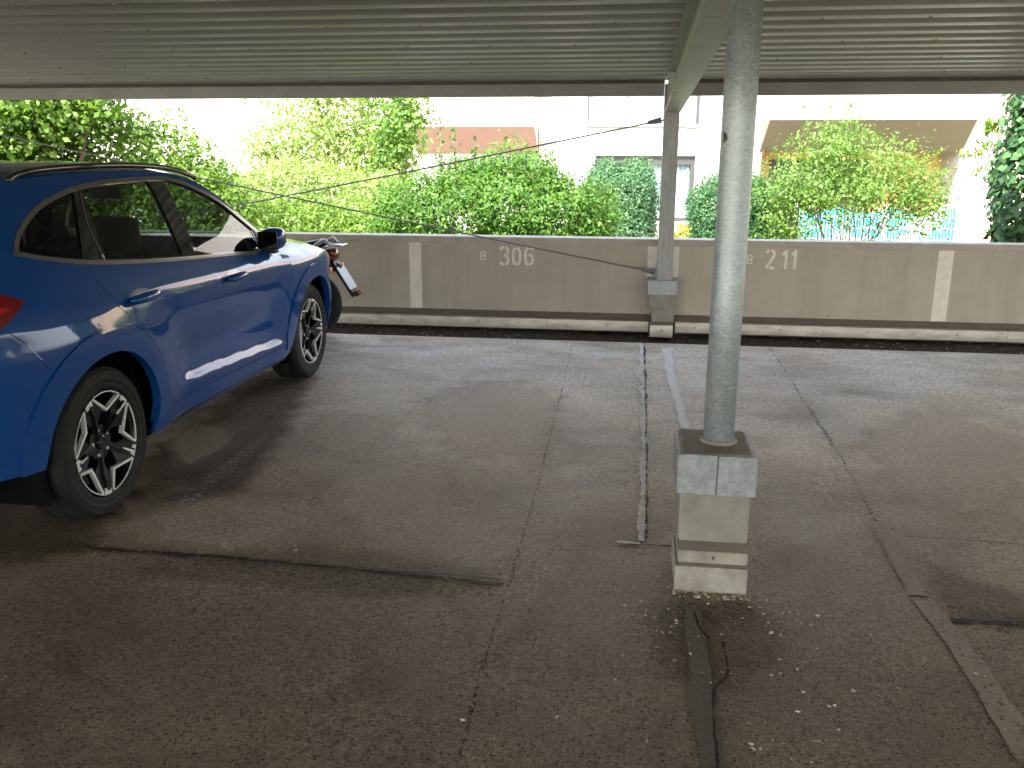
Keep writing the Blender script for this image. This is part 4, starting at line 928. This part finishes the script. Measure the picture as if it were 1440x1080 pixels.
# ------------------------------------------------------------------ apartment house behind the garden
BY = 24.0; BZ = -.75
def house():
    t = thing('apartment_house', 'white rendered apartment house with pink balconies standing behind the shrubs', 'house', (0, BY, BZ))
    X = lambda px, y=160, Y=BY: float(at(px, y, Y=Y)[0]); Z = lambda py, px=900, Y=BY: float(at(px, py, Y=Y)[2])
    wx0, wx1 = X(826), X(981, 160); uz0, uz1 = Z(175), 3.75
    lx0, lx1, lz0, lz1 = X(836, 260), X(976, 260), Z(311), Z(219)
    rx0, rx1 = X(1072, 200), X(1346, 240); rz0, rz1 = -.75, Z(168, 1200)
    # facade with openings, cut into rectangles
    xs = sorted([-22, wx0, wx1, lx0, lx1, rx0, rx1, X(1391, 200), X(1391, 200)+9]); zs = sorted([BZ-.05, lz0, lz1, uz0, rz1, uz1, 6.2])
    holes = [(wx0, wx1, uz0, uz1), (lx0, lx1, lz0, lz1), (rx0, rx1, rz0-1, rz1)]
    mb = MB(); xe = X(1391, 200)
    for a, b in zip(xs[:-1], xs[1:]):
        for c, d in zip(zs[:-1], zs[1:]):
            m = ((a+b)/2, (c+d)/2)
            if b-a < 1e-6 or any(h[0] < m[0] < h[1] and h[2] < m[1] < h[3] for h in holes): continue
            if a >= xe-1e-6: continue
            mb.add([(a, BY, c), (b, BY, c), (b, BY, d), (a, BY, d)], [(0, 1, 2, 3)])
    for (a, b, c, d) in holes[:2]:
        dp = .22
        mb.add([(a, BY, c), (b, BY, c), (b, BY, d), (a, BY, d), (a, BY+dp, c), (b, BY+dp, c), (b, BY+dp, d), (a, BY+dp, d)], [(0, 4, 5, 1), (1, 5, 6, 2), (2, 6, 7, 3), (3, 7, 4, 0)])
    mb.box((-22, BY+.3, 6.2), (xe+9, BY+9, 6.3)); mb.build('wall', MT['facade'], t)
    MB().box((xe, BY-.02, BZ-.05), (xe+9, BY+.3, 6.2)).build('ochre_wall', MT['tanw'], t)
    jn = MB()
    for zz in (Z(187), Z(217)): jn.box((X(790), BY-.004, zz), (X(1060), BY-.0005, zz+.02))
    jn.build('render_joint', MT['wframe'], t)
    # upper window
    f = MB(); y0, y1 = BY+.10, BY+.17; fw_ = .07
    f.box((wx0+.002, y0, uz0+.002), (wx0+fw_, y1, uz1)).box((wx1-fw_, y0, uz0+.002), (wx1-.002, y1, uz1)).box((wx0+fw_+.001, y0, uz0+.002), (wx1-fw_-.001, y1, uz0+fw_))
    for px in (878, 930): x = X(px); f.box((x-.05, y0+.002, uz0+fw_+.001), (x+.05, y1-.002, uz1))
    w = f.build('window', MT['wframe'], t)
    MB().box((wx0+.03, BY+.13, uz0+.03), (wx1-.03, BY+.135, uz1-.02)).build('pane', MT['pane'], w)
    MB().box((wx0-.05, BY-.10, uz0-.05), (wx1+.05, BY-.001, uz0-.002)).build('sill', MT['facade'], w)
    MB().box((wx0, BY+.20, uz0), (wx1, BY+.21, uz1)).build('blind', MT['blind'], w)
    MB().box((X(966), BY-.08, Z(180)), (X(979), BY-.003, Z(174))).build('vent_box', MT['wframe'], t)
    MB().box((X(979), BY-.05, Z(176)), (X(983), BY-.002, 3.8)).build('shutter_rail', MT['frame'], t)
    # lower window with lace curtains
    f = MB(); fw_ = .11
    f.box((lx0+.002, y0, lz1-.22), (lx1-.002, y1, lz1-.002)).box((lx0+.002, y0, lz0+.002), (lx1-.002, y1, lz0+.09)).box((lx0+.002, y0, lz0+.091), (lx0+fw_, y1, lz1-.221)).box((lx1-fw_, y0, lz0+.091), (lx1-.002, y1, lz1-.221))
    for px in (885, 938): x = X(px, 260); f.box((x-.10, y0+.002, lz0+.091), (x+.10, y1-.002, lz1-.221))
    w = f.build('window', MT['frame'], t)
    MB().box((lx0+.03, BY+.13, lz0+.03), (lx1-.03, BY+.135, lz1-.03)).build('pane', MT['pane'], w)
    V = []; Fc = []; n = 120
    for i in range(n+1):
        x = lx0+(lx1-lx0)*i/n; y = BY+.24+.035*math.sin(i*1.1)+.02*math.sin(i*.37)
        V += [(x, y, lz0), (x, y, lz1)]
    for i in range(n): Fc.append((2*i, 2*i+2, 2*i+3, 2*i+1))
    mesh_obj('curtain', V, Fc, MT['curtain'], w, True)
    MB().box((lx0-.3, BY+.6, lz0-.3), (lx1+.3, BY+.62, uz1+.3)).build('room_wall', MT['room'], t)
    MB().box((lx0-.06, BY-.09, lz0-.06), (lx1+.06, BY-.001, lz0-.002)).build('sill', MT['facade'], w)
    # balconies: parapet box with a soffit sloping back to the wall
    def balcony(xa, xb, ztop, zf, zbk, proj, mp, ms, name):
        yF = BY-proj; o = MB()
        o.add([(xa, yF, zf), (xb, yF, zf), (xb, yF, ztop), (xa, yF, ztop), (xa, BY-.003, zbk), (xb, BY-.003, zbk), (xb, BY-.003, ztop), (xa, BY-.003, ztop)],
              [(0, 1, 2, 3), (1, 5, 6, 2), (4, 0, 3, 7), (3, 2, 6, 7)])
        b = o.build(name, mp, t)
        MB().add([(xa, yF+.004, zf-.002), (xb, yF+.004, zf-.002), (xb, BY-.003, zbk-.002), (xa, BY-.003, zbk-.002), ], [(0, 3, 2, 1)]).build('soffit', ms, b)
        return b
    pr = 1.1; F_ = BY-pr
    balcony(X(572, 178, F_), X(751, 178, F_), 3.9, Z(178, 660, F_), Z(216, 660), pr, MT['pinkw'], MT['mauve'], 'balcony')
    # right: recessed loggia under a wide balcony
    bx0, bx1 = X(1083, 168, F_), X(1375, 168, F_)
    zf = Z(168, 1230, F_)
    o = MB().box((bx0, F_, zf), (bx1, BY-.003, 3.9)).build('balcony', MT['pinkw'], t)
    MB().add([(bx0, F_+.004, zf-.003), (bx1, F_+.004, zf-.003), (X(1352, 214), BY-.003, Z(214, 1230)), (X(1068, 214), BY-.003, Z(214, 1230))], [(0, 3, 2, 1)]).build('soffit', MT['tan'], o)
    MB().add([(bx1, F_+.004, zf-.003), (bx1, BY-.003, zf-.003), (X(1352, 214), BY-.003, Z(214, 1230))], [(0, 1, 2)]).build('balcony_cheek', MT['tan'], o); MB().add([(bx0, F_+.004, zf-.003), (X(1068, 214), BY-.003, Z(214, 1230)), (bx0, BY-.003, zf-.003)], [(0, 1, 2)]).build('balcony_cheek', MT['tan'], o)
    lg = MB(); dp = 1.3
    lg.add([(rx0, BY, rz0), (rx1, BY, rz0), (rx1, BY, rz1), (rx0, BY, rz1), (rx0, BY+dp, rz0), (rx1, BY+dp, rz0), (rx1, BY+dp, rz1), (rx0, BY+dp, rz1)], [(0, 4, 7, 3), (1, 2, 6, 5), (3, 7, 6, 2), (0, 1, 5, 4)])
    lg.build('loggia', MT['facade'], t)
    MB().box((rx0, BY+dp+.001, rz0), (rx1, BY+dp+.05, rz1)).build('loggia_back_wall', MT['ochre'], t)
    dx = X(1090, 260); MB().box((dx, BY+dp-.06, rz0+.1), (dx+2.6, BY+dp-.004, 1.45)).build('glazed_door', MT['frame'], t)
    # white shutter and downpipes
    sx0, sx1 = X(1378, 270), X(1392, 270)
    s = MB(); z = Z(302, 1385)
    while z < Z(238, 1385): s.box((sx0, BY-.05, z), (sx1+.4, BY-.022, z+.062)); z += .078
    s.build('slatted_shutter', MT['blind'], t)
    for px, za, zb_ in ((756, Z(216), Z(184)), (1074, Z(222), 3.9)): MB().tube([(X(px, 200), BY-.09, za), (X(px, 200), BY-.09, zb_)], .045, 10).build('downpipe', MT['frame'] if px < 1000 else MT['brown'], t, True)
MT['tanw'] = mat('ochre_plaster', (.66, .50, .34), .85, vary=.08, scale=2); MT['pinkw'] = MT['pink']
house()

# ------------------------------------------------------------------ mesh fence with tarp
def fence():
    Y = 17.0; xa, xb = at(1122, 300, Y=Y)[0], at(1372, 300, Y=Y)[0]; z0 = -.75; z1 = float(at(1250, 290, Y=Y)[2])
    t = thing('mesh_fence', 'light grey double wire mesh fence panel in front of the turquoise tarp', 'fence', ((xa+xb)/2, Y, z0))
    m = MB()
    for x in np.arange(xa+.03, xb-.02, .055): m.box((x-.0035, Y-.0035, z0+.05), (x+.0035, Y+.0035, z1))
    for z in np.arange(z0+.1, z1+.01, .2): m.box((xa, Y-.012, z-.005), (xb, Y-.0036, z+.005)).box((xa, Y+.0036, z-.005), (xb, Y+.012, z+.005))
    m.build('wire_panel', MT['wire'], t)
    for x in (xa-.03, xb+.03, (xa+xb)/2): MB().box((x-.025, Y+.013, z0), (x+.025, Y+.063, z1+.03)).build('post', MT['wire'], t)
    V = []; Fc = []; nx, nz = 90, 16; ta = xa+.05; tb = xb-.25
    for j in range(nz+1):
        for i in range(nx+1):
            x = ta+(tb-ta)*i/nx; z = z0+.15+(z1-.10-z0-.15)*j/nz-.06*math.sin(i*.21)*(j/nz); V.append((x, Y+.16+.05*math.sin(i*.55+j*.3)+.03*math.sin(i*1.3-j*.5), z))
    for j in range(nz):
        for i in range(nx): a = j*(nx+1)+i; Fc.append((a, a+1, a+nx+2, a+nx+1))
    tag(mesh_obj('tarp', V, Fc, MT['tarp'], None, True), 'turquoise tarp with white folds hanging behind the wire mesh fence', 'tarp')
fence()

# ------------------------------------------------------------------ plants
def leaves(name, centers, normals, size, asp, m, parent, droop=.25, jitter=.6, fold=.25):
    c = np.asarray(centers); n = len(c)
    nn = normals+rng.normal(0, jitter, (n, 3)); nn /= np.linalg.norm(nn, axis=1, keepdims=True)+1e-9
    d = rng.normal(0, 1, (n, 3)); d[:, 2] -= droop*2; d -= nn*np.sum(d*nn, 1, keepdims=True); d /= np.linalg.norm(d, axis=1, keepdims=True)+1e-9
    w = np.cross(nn, d); L = size*rng.uniform(.45, 1.45, (n, 1)); Wd = L*asp*rng.uniform(.8, 1.2, (n, 1))
    base = c-d*L*.5; tip = c+d*L*.5; a = c+w*Wd*.5-nn*L*fold*.3-d*L*.06; b = c-w*Wd*.5-nn*L*fold*.3-d*L*.06
    V = np.stack([base, a, tip, b], 1).reshape(-1, 3)-ORG
    me = bpy.data.meshes.new(name); me.vertices.add(4*n); me.vertices.foreach_set('co', V.ravel())
    me.loops.add(4*n); me.loops.foreach_set('vertex_index', np.arange(4*n)); me.polygons.add(n)
    me.polygons.foreach_set('loop_start', np.arange(n)*4); me.polygons.foreach_set('loop_total', np.full(n, 4)); me.materials.append(m); me.update(); me.validate()
    o = bpy.data.objects.new(name, me); COL.objects.link(o); o.parent = parent; return o
def blob_points(blobs, n, shell=.72, rough=.16):
    """points in the outer shell of a lumpy union of ellipsoids"""
    vol = np.array([b[3]*b[4]+b[4]*b[5]+b[3]*b[5] for b in blobs]); P = []; NN = []
    for b, k in zip(blobs, np.maximum(1, (n*vol/vol.sum()).astype(int))):
        d = rng.normal(0, 1, (k, 3)); d /= np.linalg.norm(d, axis=1, keepdims=True)
        lump = 1+rough*(np.sin(d[:, 0]*5.1+b[0]*3)+np.sin(d[:, 1]*4.3+b[1]*5)+np.sin(d[:, 2]*6.2+b[2]*7))/1.7+rng.normal(0, .035, k)
        r = (shell+(1-shell)*rng.random(k)**.6)*lump
        P.append(np.array(b[:3])+d*r[:, None]*np.array(b[3:6])); NN.append(d)
    P = np.concatenate(P); NN = np.concatenate(NN)
    # drop points buried well inside another blob
    keep = np.ones(len(P), bool)
    for b in blobs: keep &= (((P-np.array(b[:3]))/np.array(b[3:6]))**2).sum(1) > (shell*.80)**2
    return P[keep], NN[keep]
def plant(name, label, cat, blobs, n_cl, per, size, asp, spread, m, group=None, dn=2.6, ground=-.75, stems=4, shell=.7, rough=.16, shoots=(), jitter=.7, zmin=None, stem_r=.025, droop=.25):
    cx = sum(b[0] for b in blobs)/len(blobs); cy = sum(b[1] for b in blobs)/len(blobs)
    t = thing(name, label, cat, (cx, cy, ground), group)
    P, NN = blob_points(blobs, int(n_cl*dn), shell, rough); k = len(P)
    # leaves of one twig stay together: clumps with gaps between them
    C = np.repeat(P, per, 0)+rng.normal(0, spread, (k*per, 3)); Q = np.repeat(NN, per, 0)
    for (a, b, cnt, sp) in shoots:
        a, b = np.array(a), np.array(b); s = rng.random(cnt)[:, None]; C = np.concatenate([C, a+(b-a)*s+rng.normal(0, 1, (cnt, 3))*sp*(1.15-s)]); Q = np.concatenate([Q, rng.normal(0, 1, (cnt, 3))])
    ok = C[:, 2] > (ground+.05 if zmin is None else zmin); C, Q = C[ok], Q[ok]
    Q = Q+np.array([0, 0, .5])
    leaves('foliage', C, Q, size*1.1, asp, m, t, jitter=jitter, droop=droop)
    st = MB()
    for i in range(stems):
        b = blobs[i % len(blobs)]; x0 = cx+random.uniform(-.25, .25); y0 = cy+random.uniform(-.15, .15)
        tx, ty, tz = b[0]+random.uniform(-.5, .5)*b[3], b[1]+random.uniform(-.5, .5)*b[4], b[2]+random.uniform(0, .6)*b[5]
        pts = [(x0, y0, ground), (x0+(tx-x0)*.25, y0+(ty-y0)*.25, ground+(tz-ground)*.4), (x0+(tx-x0)*.7, y0+(ty-y0)*.7, ground+(tz-ground)*.75), (tx, ty, tz)]
        st.tube([tuple(p) for p in catmull(pts, 3)], np.linspace(stem_r, stem_r*.3, 10), 6)
    for (a, b, cnt, sp) in shoots: st.tube([a, ((a[0]+b[0])/2+.02, (a[1]+b[1])/2, (a[2]+b[2])/2), b], [.006, .004, .002], 4)
    st.build('stem', MT['bark'], t, True)
    return t
def A(x, y, Y): return [float(v) for v in at(x, y, Y=Y)]
def bl(x, y, rx, ry, Y, d): # ellipsoid centred at survey pixel, pixel radii turned into metres at that distance
    c = A(x, y, Y); k = math.hypot(Y, c[0])/F; return (c[0], Y, c[2], rx*k, d, ry*k)
LM = {}
LM['mid'] = leafmat('shrub_leaf_green', (.030, .095, .012), (.068, .175, .022), (.13, .25, .04), .5, odd=(.11, .12, .03))
LM['blue'] = leafmat('privet_leaf_bluegreen', (0.030, 0.085, 0.038), (0.055, 0.136, 0.055), (0.093, 0.187, 0.076), .35)
LM['dark'] = leafmat('clipped_leaf_darkgreen', (0.018, 0.068, 0.027), (0.036, 0.108, 0.036), (0.068, 0.153, 0.045), .3)
LM['light'] = leafmat('forsythia_leaf_light', (0.072, 0.145, 0.025), (0.111, 0.212, 0.038), (0.170, 0.281, 0.064), .5)
LM['pale'] = leafmat('hedge_leaf_pale', (.13, .21, .05), (.20, .29, .08), (.32, .40, .16), .5)
LM['bright'] = leafmat('hazel_leaf_bright', (0.068, 0.145, 0.017), (0.119, 0.221, 0.030), (0.204, 0.306, 0.060), .5)
LM['maple'] = leafmat('maple_leaf_green', (.045, .12, .018), (.09, .19, .03), (.17, .27, .04), .45)
LM['ivy'] = leafmat('ivy_leaf', (.016, .05, .016), (.028, .085, .024), (.06, .14, .04), .25)
LM['yellow'] = leafmat('yellow_leaf', (.25, .30, .04), (.34, .36, .05), (.42, .42, .09), .4)
def garden():
    # rounded shrub in the middle
    Y = 11.6
    sh = [(A(620, 235, Y), A(618, 165, Y), 60, .05), (A(640, 235, Y), A(636, 172, Y), 60, .05), (A(665, 230, Y), A(668, 192, Y), 40, .04), (A(770, 240, Y), A(778, 212, Y), 30, .04)]
    plant('rounded_shrub', 'dense mid green rounded shrub with brownish tips in the middle of the garden', 'shrub',
          [bl(640, 320, 85, 82, Y, .8), bl(715, 292, 88, 72, Y+.2, .9), bl(788, 315, 66, 72, Y, .75), bl(585, 330, 52, 66, Y, .6), bl(560, 350, 46, 56, Y, .5), bl(818, 325, 42, 56, Y, .5), bl(770, 345, 60, 60, Y-.3, .5), bl(690, 400, 150, 110, Y, .8), bl(745, 262, 52, 36, Y+.4, .5), bl(665, 268, 55, 40, Y+.3, .5)],
          2300, 9, .054, .5, .065, LM['mid'], dn=4.2, stems=8, shoots=sh, rough=.2)
    Y = 15
    plant('clipped_bush', 'bluish green upright bush left of the wall post in front of the curtained window', 'bush',
          [bl(878, 292, 46, 62, Y, .6), bl(872, 345, 52, 66, Y, .65), bl(895, 262, 26, 36, Y, .4), bl(850, 262, 26, 34, Y, .4)], 1600, 9, .040, .5, .05, LM['blue'], dn=5, rough=.08,
          shoots=[(A(855, 250, Y), A(850, 218, Y), 24, .03), (A(900, 245, Y), A(905, 212, Y), 24, .03), (A(878, 240, Y), A(880, 215, Y), 20, .03)])
    Y = 13.5
    plant('clipped_bush', 'dark green tightly clipped round bush behind the round column', 'bush',
          [bl(1030, 300, 62, 58, Y, .65), bl(1035, 360, 66, 70, Y, .7), bl(1070, 330, 45, 60, Y, .5)], 1900, 9, .036, .5, .05, LM['dark'], dn=5.5, rough=.05)
    # loose tall shrub with bare stems below
    Y = 12.6
    sh = [(A(1140, 215, Y), A(1131, 142, Y), 46, .05), (A(1170, 200, Y), A(1168, 140, Y), 46, .05), (A(1200, 190, Y), A(1196, 142, Y), 46, .05), (A(1214, 200, Y), A(1213, 143, Y), 40, .05),
          (A(1280, 240, Y), A(1335, 205, Y), 55, .06), (A(1290, 260, Y), A(1345, 235, Y), 55, .06), (A(1270, 290, Y), A(1330, 300, Y), 60, .06), (A(1240, 225, Y), A(1262, 185, Y), 46, .05), (A(1120, 230, Y), A(1085, 215, Y), 40, .05), (A(1300, 300, Y), A(1335, 318, Y), 50, .06), (A(1105, 262, Y), A(1068, 222, Y), 40, .05),
          (A(1150, 335, Y), A(1110, 322, Y), 60, .07), (A(1180, 320, Y), A(1150, 300, Y), 60, .07), (A(1225, 330, Y), A(1255, 300, Y), 60, .07)]
    plant('loose_shrub', 'loose light green shrub with bare stems and long shoots in front of the loggia', 'shrub',
          [bl(1180, 205, 46, 46, Y, .5), bl(1135, 252, 56, 46, Y, .55), bl(1240, 245, 62, 44, Y, .6), bl(1190, 275, 90, 36, Y, .6), bl(1290, 262, 40, 38, Y, .4), bl(1105, 300, 46, 52, Y, .45), bl(1290, 300, 40, 26, Y, .4)],
          650, 9, .047, .55, .085, LM['light'], dn=2.3, stems=26, shoots=sh, shell=.25, rough=.25, stem_r=.014)
    # ivy on a trunk at the right
    Y = 10.6; c = A(1474, 250, Y)
    t = thing('ivy_column', 'dark glossy ivy covering a thick trunk at the right edge', 'ivy', (c[0], Y, -.75))
    MB().tube([(c[0], Y, -.75), (c[0]+.03, Y, 1.2), (c[0]-.02, Y, 3.5), (c[0], Y, 5)], [.24, .21, .18, .12], 14).build('trunk', MT['bark'], t, True)
    n = 15000; th = rng.random(n)*2*math.pi; z = rng.uniform(-.75, 4.2, n); r = .50+.09*np.sin(th*3+z*2.1)+.08*np.sin(z*3.7+th)+rng.normal(0, .045, n)+.08*(z < .4)
    r = r*(.86+.22*rng.random(n))
    C = np.stack([c[0]+r*np.cos(th), Y+r*np.sin(th), z], 1); leaves('foliage', C, np.stack([np.cos(th), np.sin(th), .35+0*th], 1)*1.6, .085, .8, LM['ivy'], t, jitter=.5, droop=.6)
    # pale twig reaching out of the ivy
    Y = 11.2; a = A(1400, 245, Y)
    t = thing('pale_sapling', 'thin sapling with drooping yellow green leaves beside the ivy', 'sapling', (a[0]+.1, Y, -.75)); st = MB(); C = []
    st.tube([(a[0]+.1, Y, -.75), (a[0]+.06, Y, .6), (a[0]+.03, Y, 1.5)], [.02, .014, .008], 6)
    for (p, q) in (((1398, 175), (1385, 188)), ((1402, 185), (1388, 172)), ((1400, 215), (1347, 217)), ((1400, 228), (1362, 250)), ((1404, 205), (1378, 205)), ((1400, 240), (1385, 255)), ((1405, 170), (1390, 182))):
        p, q = np.array(A(*p, Y)), np.array(A(*q, Y)); st.tube([(a[0]+.03, Y, 1.3), p, q], [.006, .005, .002], 4); s = rng.random(26)[:, None]; C.append(p+(q-p)*s+rng.normal(0, .025, (26, 3)))
    st.build('stem', MT['bark'], t, True); leaves('foliage', np.concatenate(C), rng.normal(0, 1, (182, 3)), .085, .4, LM['bright'], t, droop=1.2)
    # left side
    Y = 14.5
    plant('pale_hedge', 'pale small leaved hedge glowing in the sun behind the crossing cables', 'hedge',
          [bl(400, 290, 70, 60, Y, .9), bl(470, 290, 70, 58, Y+.3, .9), bl(535, 300, 48, 56, Y, .8), bl(340, 300, 60, 60, Y, .8), bl(430, 370, 150, 90, Y, .9), bl(280, 330, 60, 70, Y, .8)], 2700, 9, .055, .55, .085, LM['pale'], stems=9, rough=.14)
    Y = 11.8
    plant('leafy_shrub', 'bright green broad leaved shrub behind the roof of the blue car', 'shrub',
          [bl(215, 240, 62, 62, Y, .7), bl(150, 230, 58, 66, Y, .7), bl(275, 262, 46, 50, Y, .6), bl(90, 270, 70, 70, Y, .8), bl(200, 330, 130, 80, Y, .8), bl(20, 300, 70, 80, Y, .8), bl(320, 320, 50, 70, Y, .6)], 1700, 9, .068, .55, .10, LM['bright'], stems=9, rough=.24,
          shoots=[(A(190, 200, Y), A(186, 150, Y), 30, .06), (A(250, 215, Y), A(248, 170, Y), 30, .06)])
    Y = 11.0
    plant('maple_tree', 'dark leaved tree with boughs hanging under the roof edge at the left', 'tree',
          [bl(60, 165, 80, 34, Y, .7), bl(20, 205, 60, 50, Y, .6), bl(110, 140, 40, 30, Y, .5), bl(40, 110, 110, 60, Y, 1.0), bl(-60, 190, 80, 80, Y, .9)], 900, 9, .075, .65, .13, LM['bright'], stems=6, rough=.3, stem_r=.06, shell=.4,
          shoots=[(A(70, 150, Y), A(78, 182, Y), 40, .07), (A(95, 150, Y), A(128, 160, Y), 40, .08)])
    Y = 18
    plant('garden_tree', 'small garden tree with mixed light and yellowish leaves left of the pink balcony', 'tree',
          [bl(420, 190, 62, 50, Y, 1.1), bl(480, 175, 66, 46, Y, 1.1), bl(520, 215, 48, 50, Y, .9), bl(555, 180, 36, 44, Y, .7), bl(450, 235, 90, 40, Y, 1.1), bl(375, 215, 34, 34, Y, .7), bl(565, 225, 30, 40, Y, .6), bl(480, 110, 110, 50, Y, 1.4)], 900, 9, .085, .6, .15, LM['pale'], dn=1.7, stems=8, rough=.26, stem_r=.07, shell=.45)
    Y = 17
    plant('young_tree', 'yellow green young tree standing against the pink balcony end', 'tree',
          [bl(560, 175, 26, 40, Y, .5), bl(548, 215, 26, 36, Y, .5), bl(575, 150, 20, 22, Y, .4)], 200, 9, .085, .65, .16, LM['maple'], dn=1.5, stems=5, rough=.45, stem_r=.035, shell=.3)
    Y = 16
    plant('flower_clump', 'small yellow green plant low behind the wall post', 'plant', [bl(960, 345, 18, 30, Y, .3), bl(950, 355, 14, 28, Y, .3)], 120, 8, .06, .5, .05, LM['yellow'], stems=3, stem_r=.01)
    # lower greenery filling the bed under the left hedges
    Y = 13
    plant('low_hedge', 'low leafy hedge running behind the parapet at the left', 'hedge',
          [bl(x, 345, 75, 60, Y, .6) for x in (-60, 60, 180, 300, 420, 530)], 1700, 9, .065, .55, .09, LM['bright'], stems=8, rough=.15)
garden()

# ------------------------------------------------------------------ light
SUN_EL, SUN_AZ = math.radians(46), math.radians(203)    # azimuth measured clockwise from +Y
sd = Vector((math.sin(SUN_AZ)*math.cos(SUN_EL), math.cos(SUN_AZ)*math.cos(SUN_EL), math.sin(SUN_EL)))
sl = bpy.data.lights.new('sun', 'SUN'); sl.energy = 3.1; sl.angle = math.radians(.5); sl.color = (1, .95, .87)
so = bpy.data.objects.new('sun', sl); COL.objects.link(so); so.rotation_euler = sd.to_track_quat('Z', 'Y').to_euler(); so.location = (0, 0, 30)
w = bpy.data.worlds.new('World'); sc.world = w; w.use_nodes = True; nt = w.node_tree
sk = nt.nodes.new('ShaderNodeTexSky'); sk.sky_type = 'NISHITA'; sk.sun_disc = False; sk.sun_elevation = SUN_EL; sk.sun_rotation = SUN_AZ; sk.air_density = 1.2; sk.dust_density = 2.5
hs = nt.nodes.new('ShaderNodeHueSaturation'); hs.inputs['Saturation'].default_value = .45; nt.links.new(sk.outputs[0], hs.inputs['Color']); nt.links.new(hs.outputs[0], nt.nodes['Background'].inputs[0]); nt.nodes['Background'].inputs[1].default_value = .15
sc.view_settings.view_transform = 'Standard'; sc.view_settings.look = 'None'; sc.view_settings.gamma = 1; sc.view_settings.exposure = 2.92
cy = sc.cycles; cy.use_denoising = True; cy.denoising_prefilter = 'NONE'; cy.max_bounces = 10; cy.diffuse_bounces = 6; cy.glossy_bounces = 4; cy.transparent_max_bounces = 12; cy.transmission_bounces = 4
cy.sample_clamp_indirect = 8; cy.caustics_reflective = False; cy.caustics_refractive = False
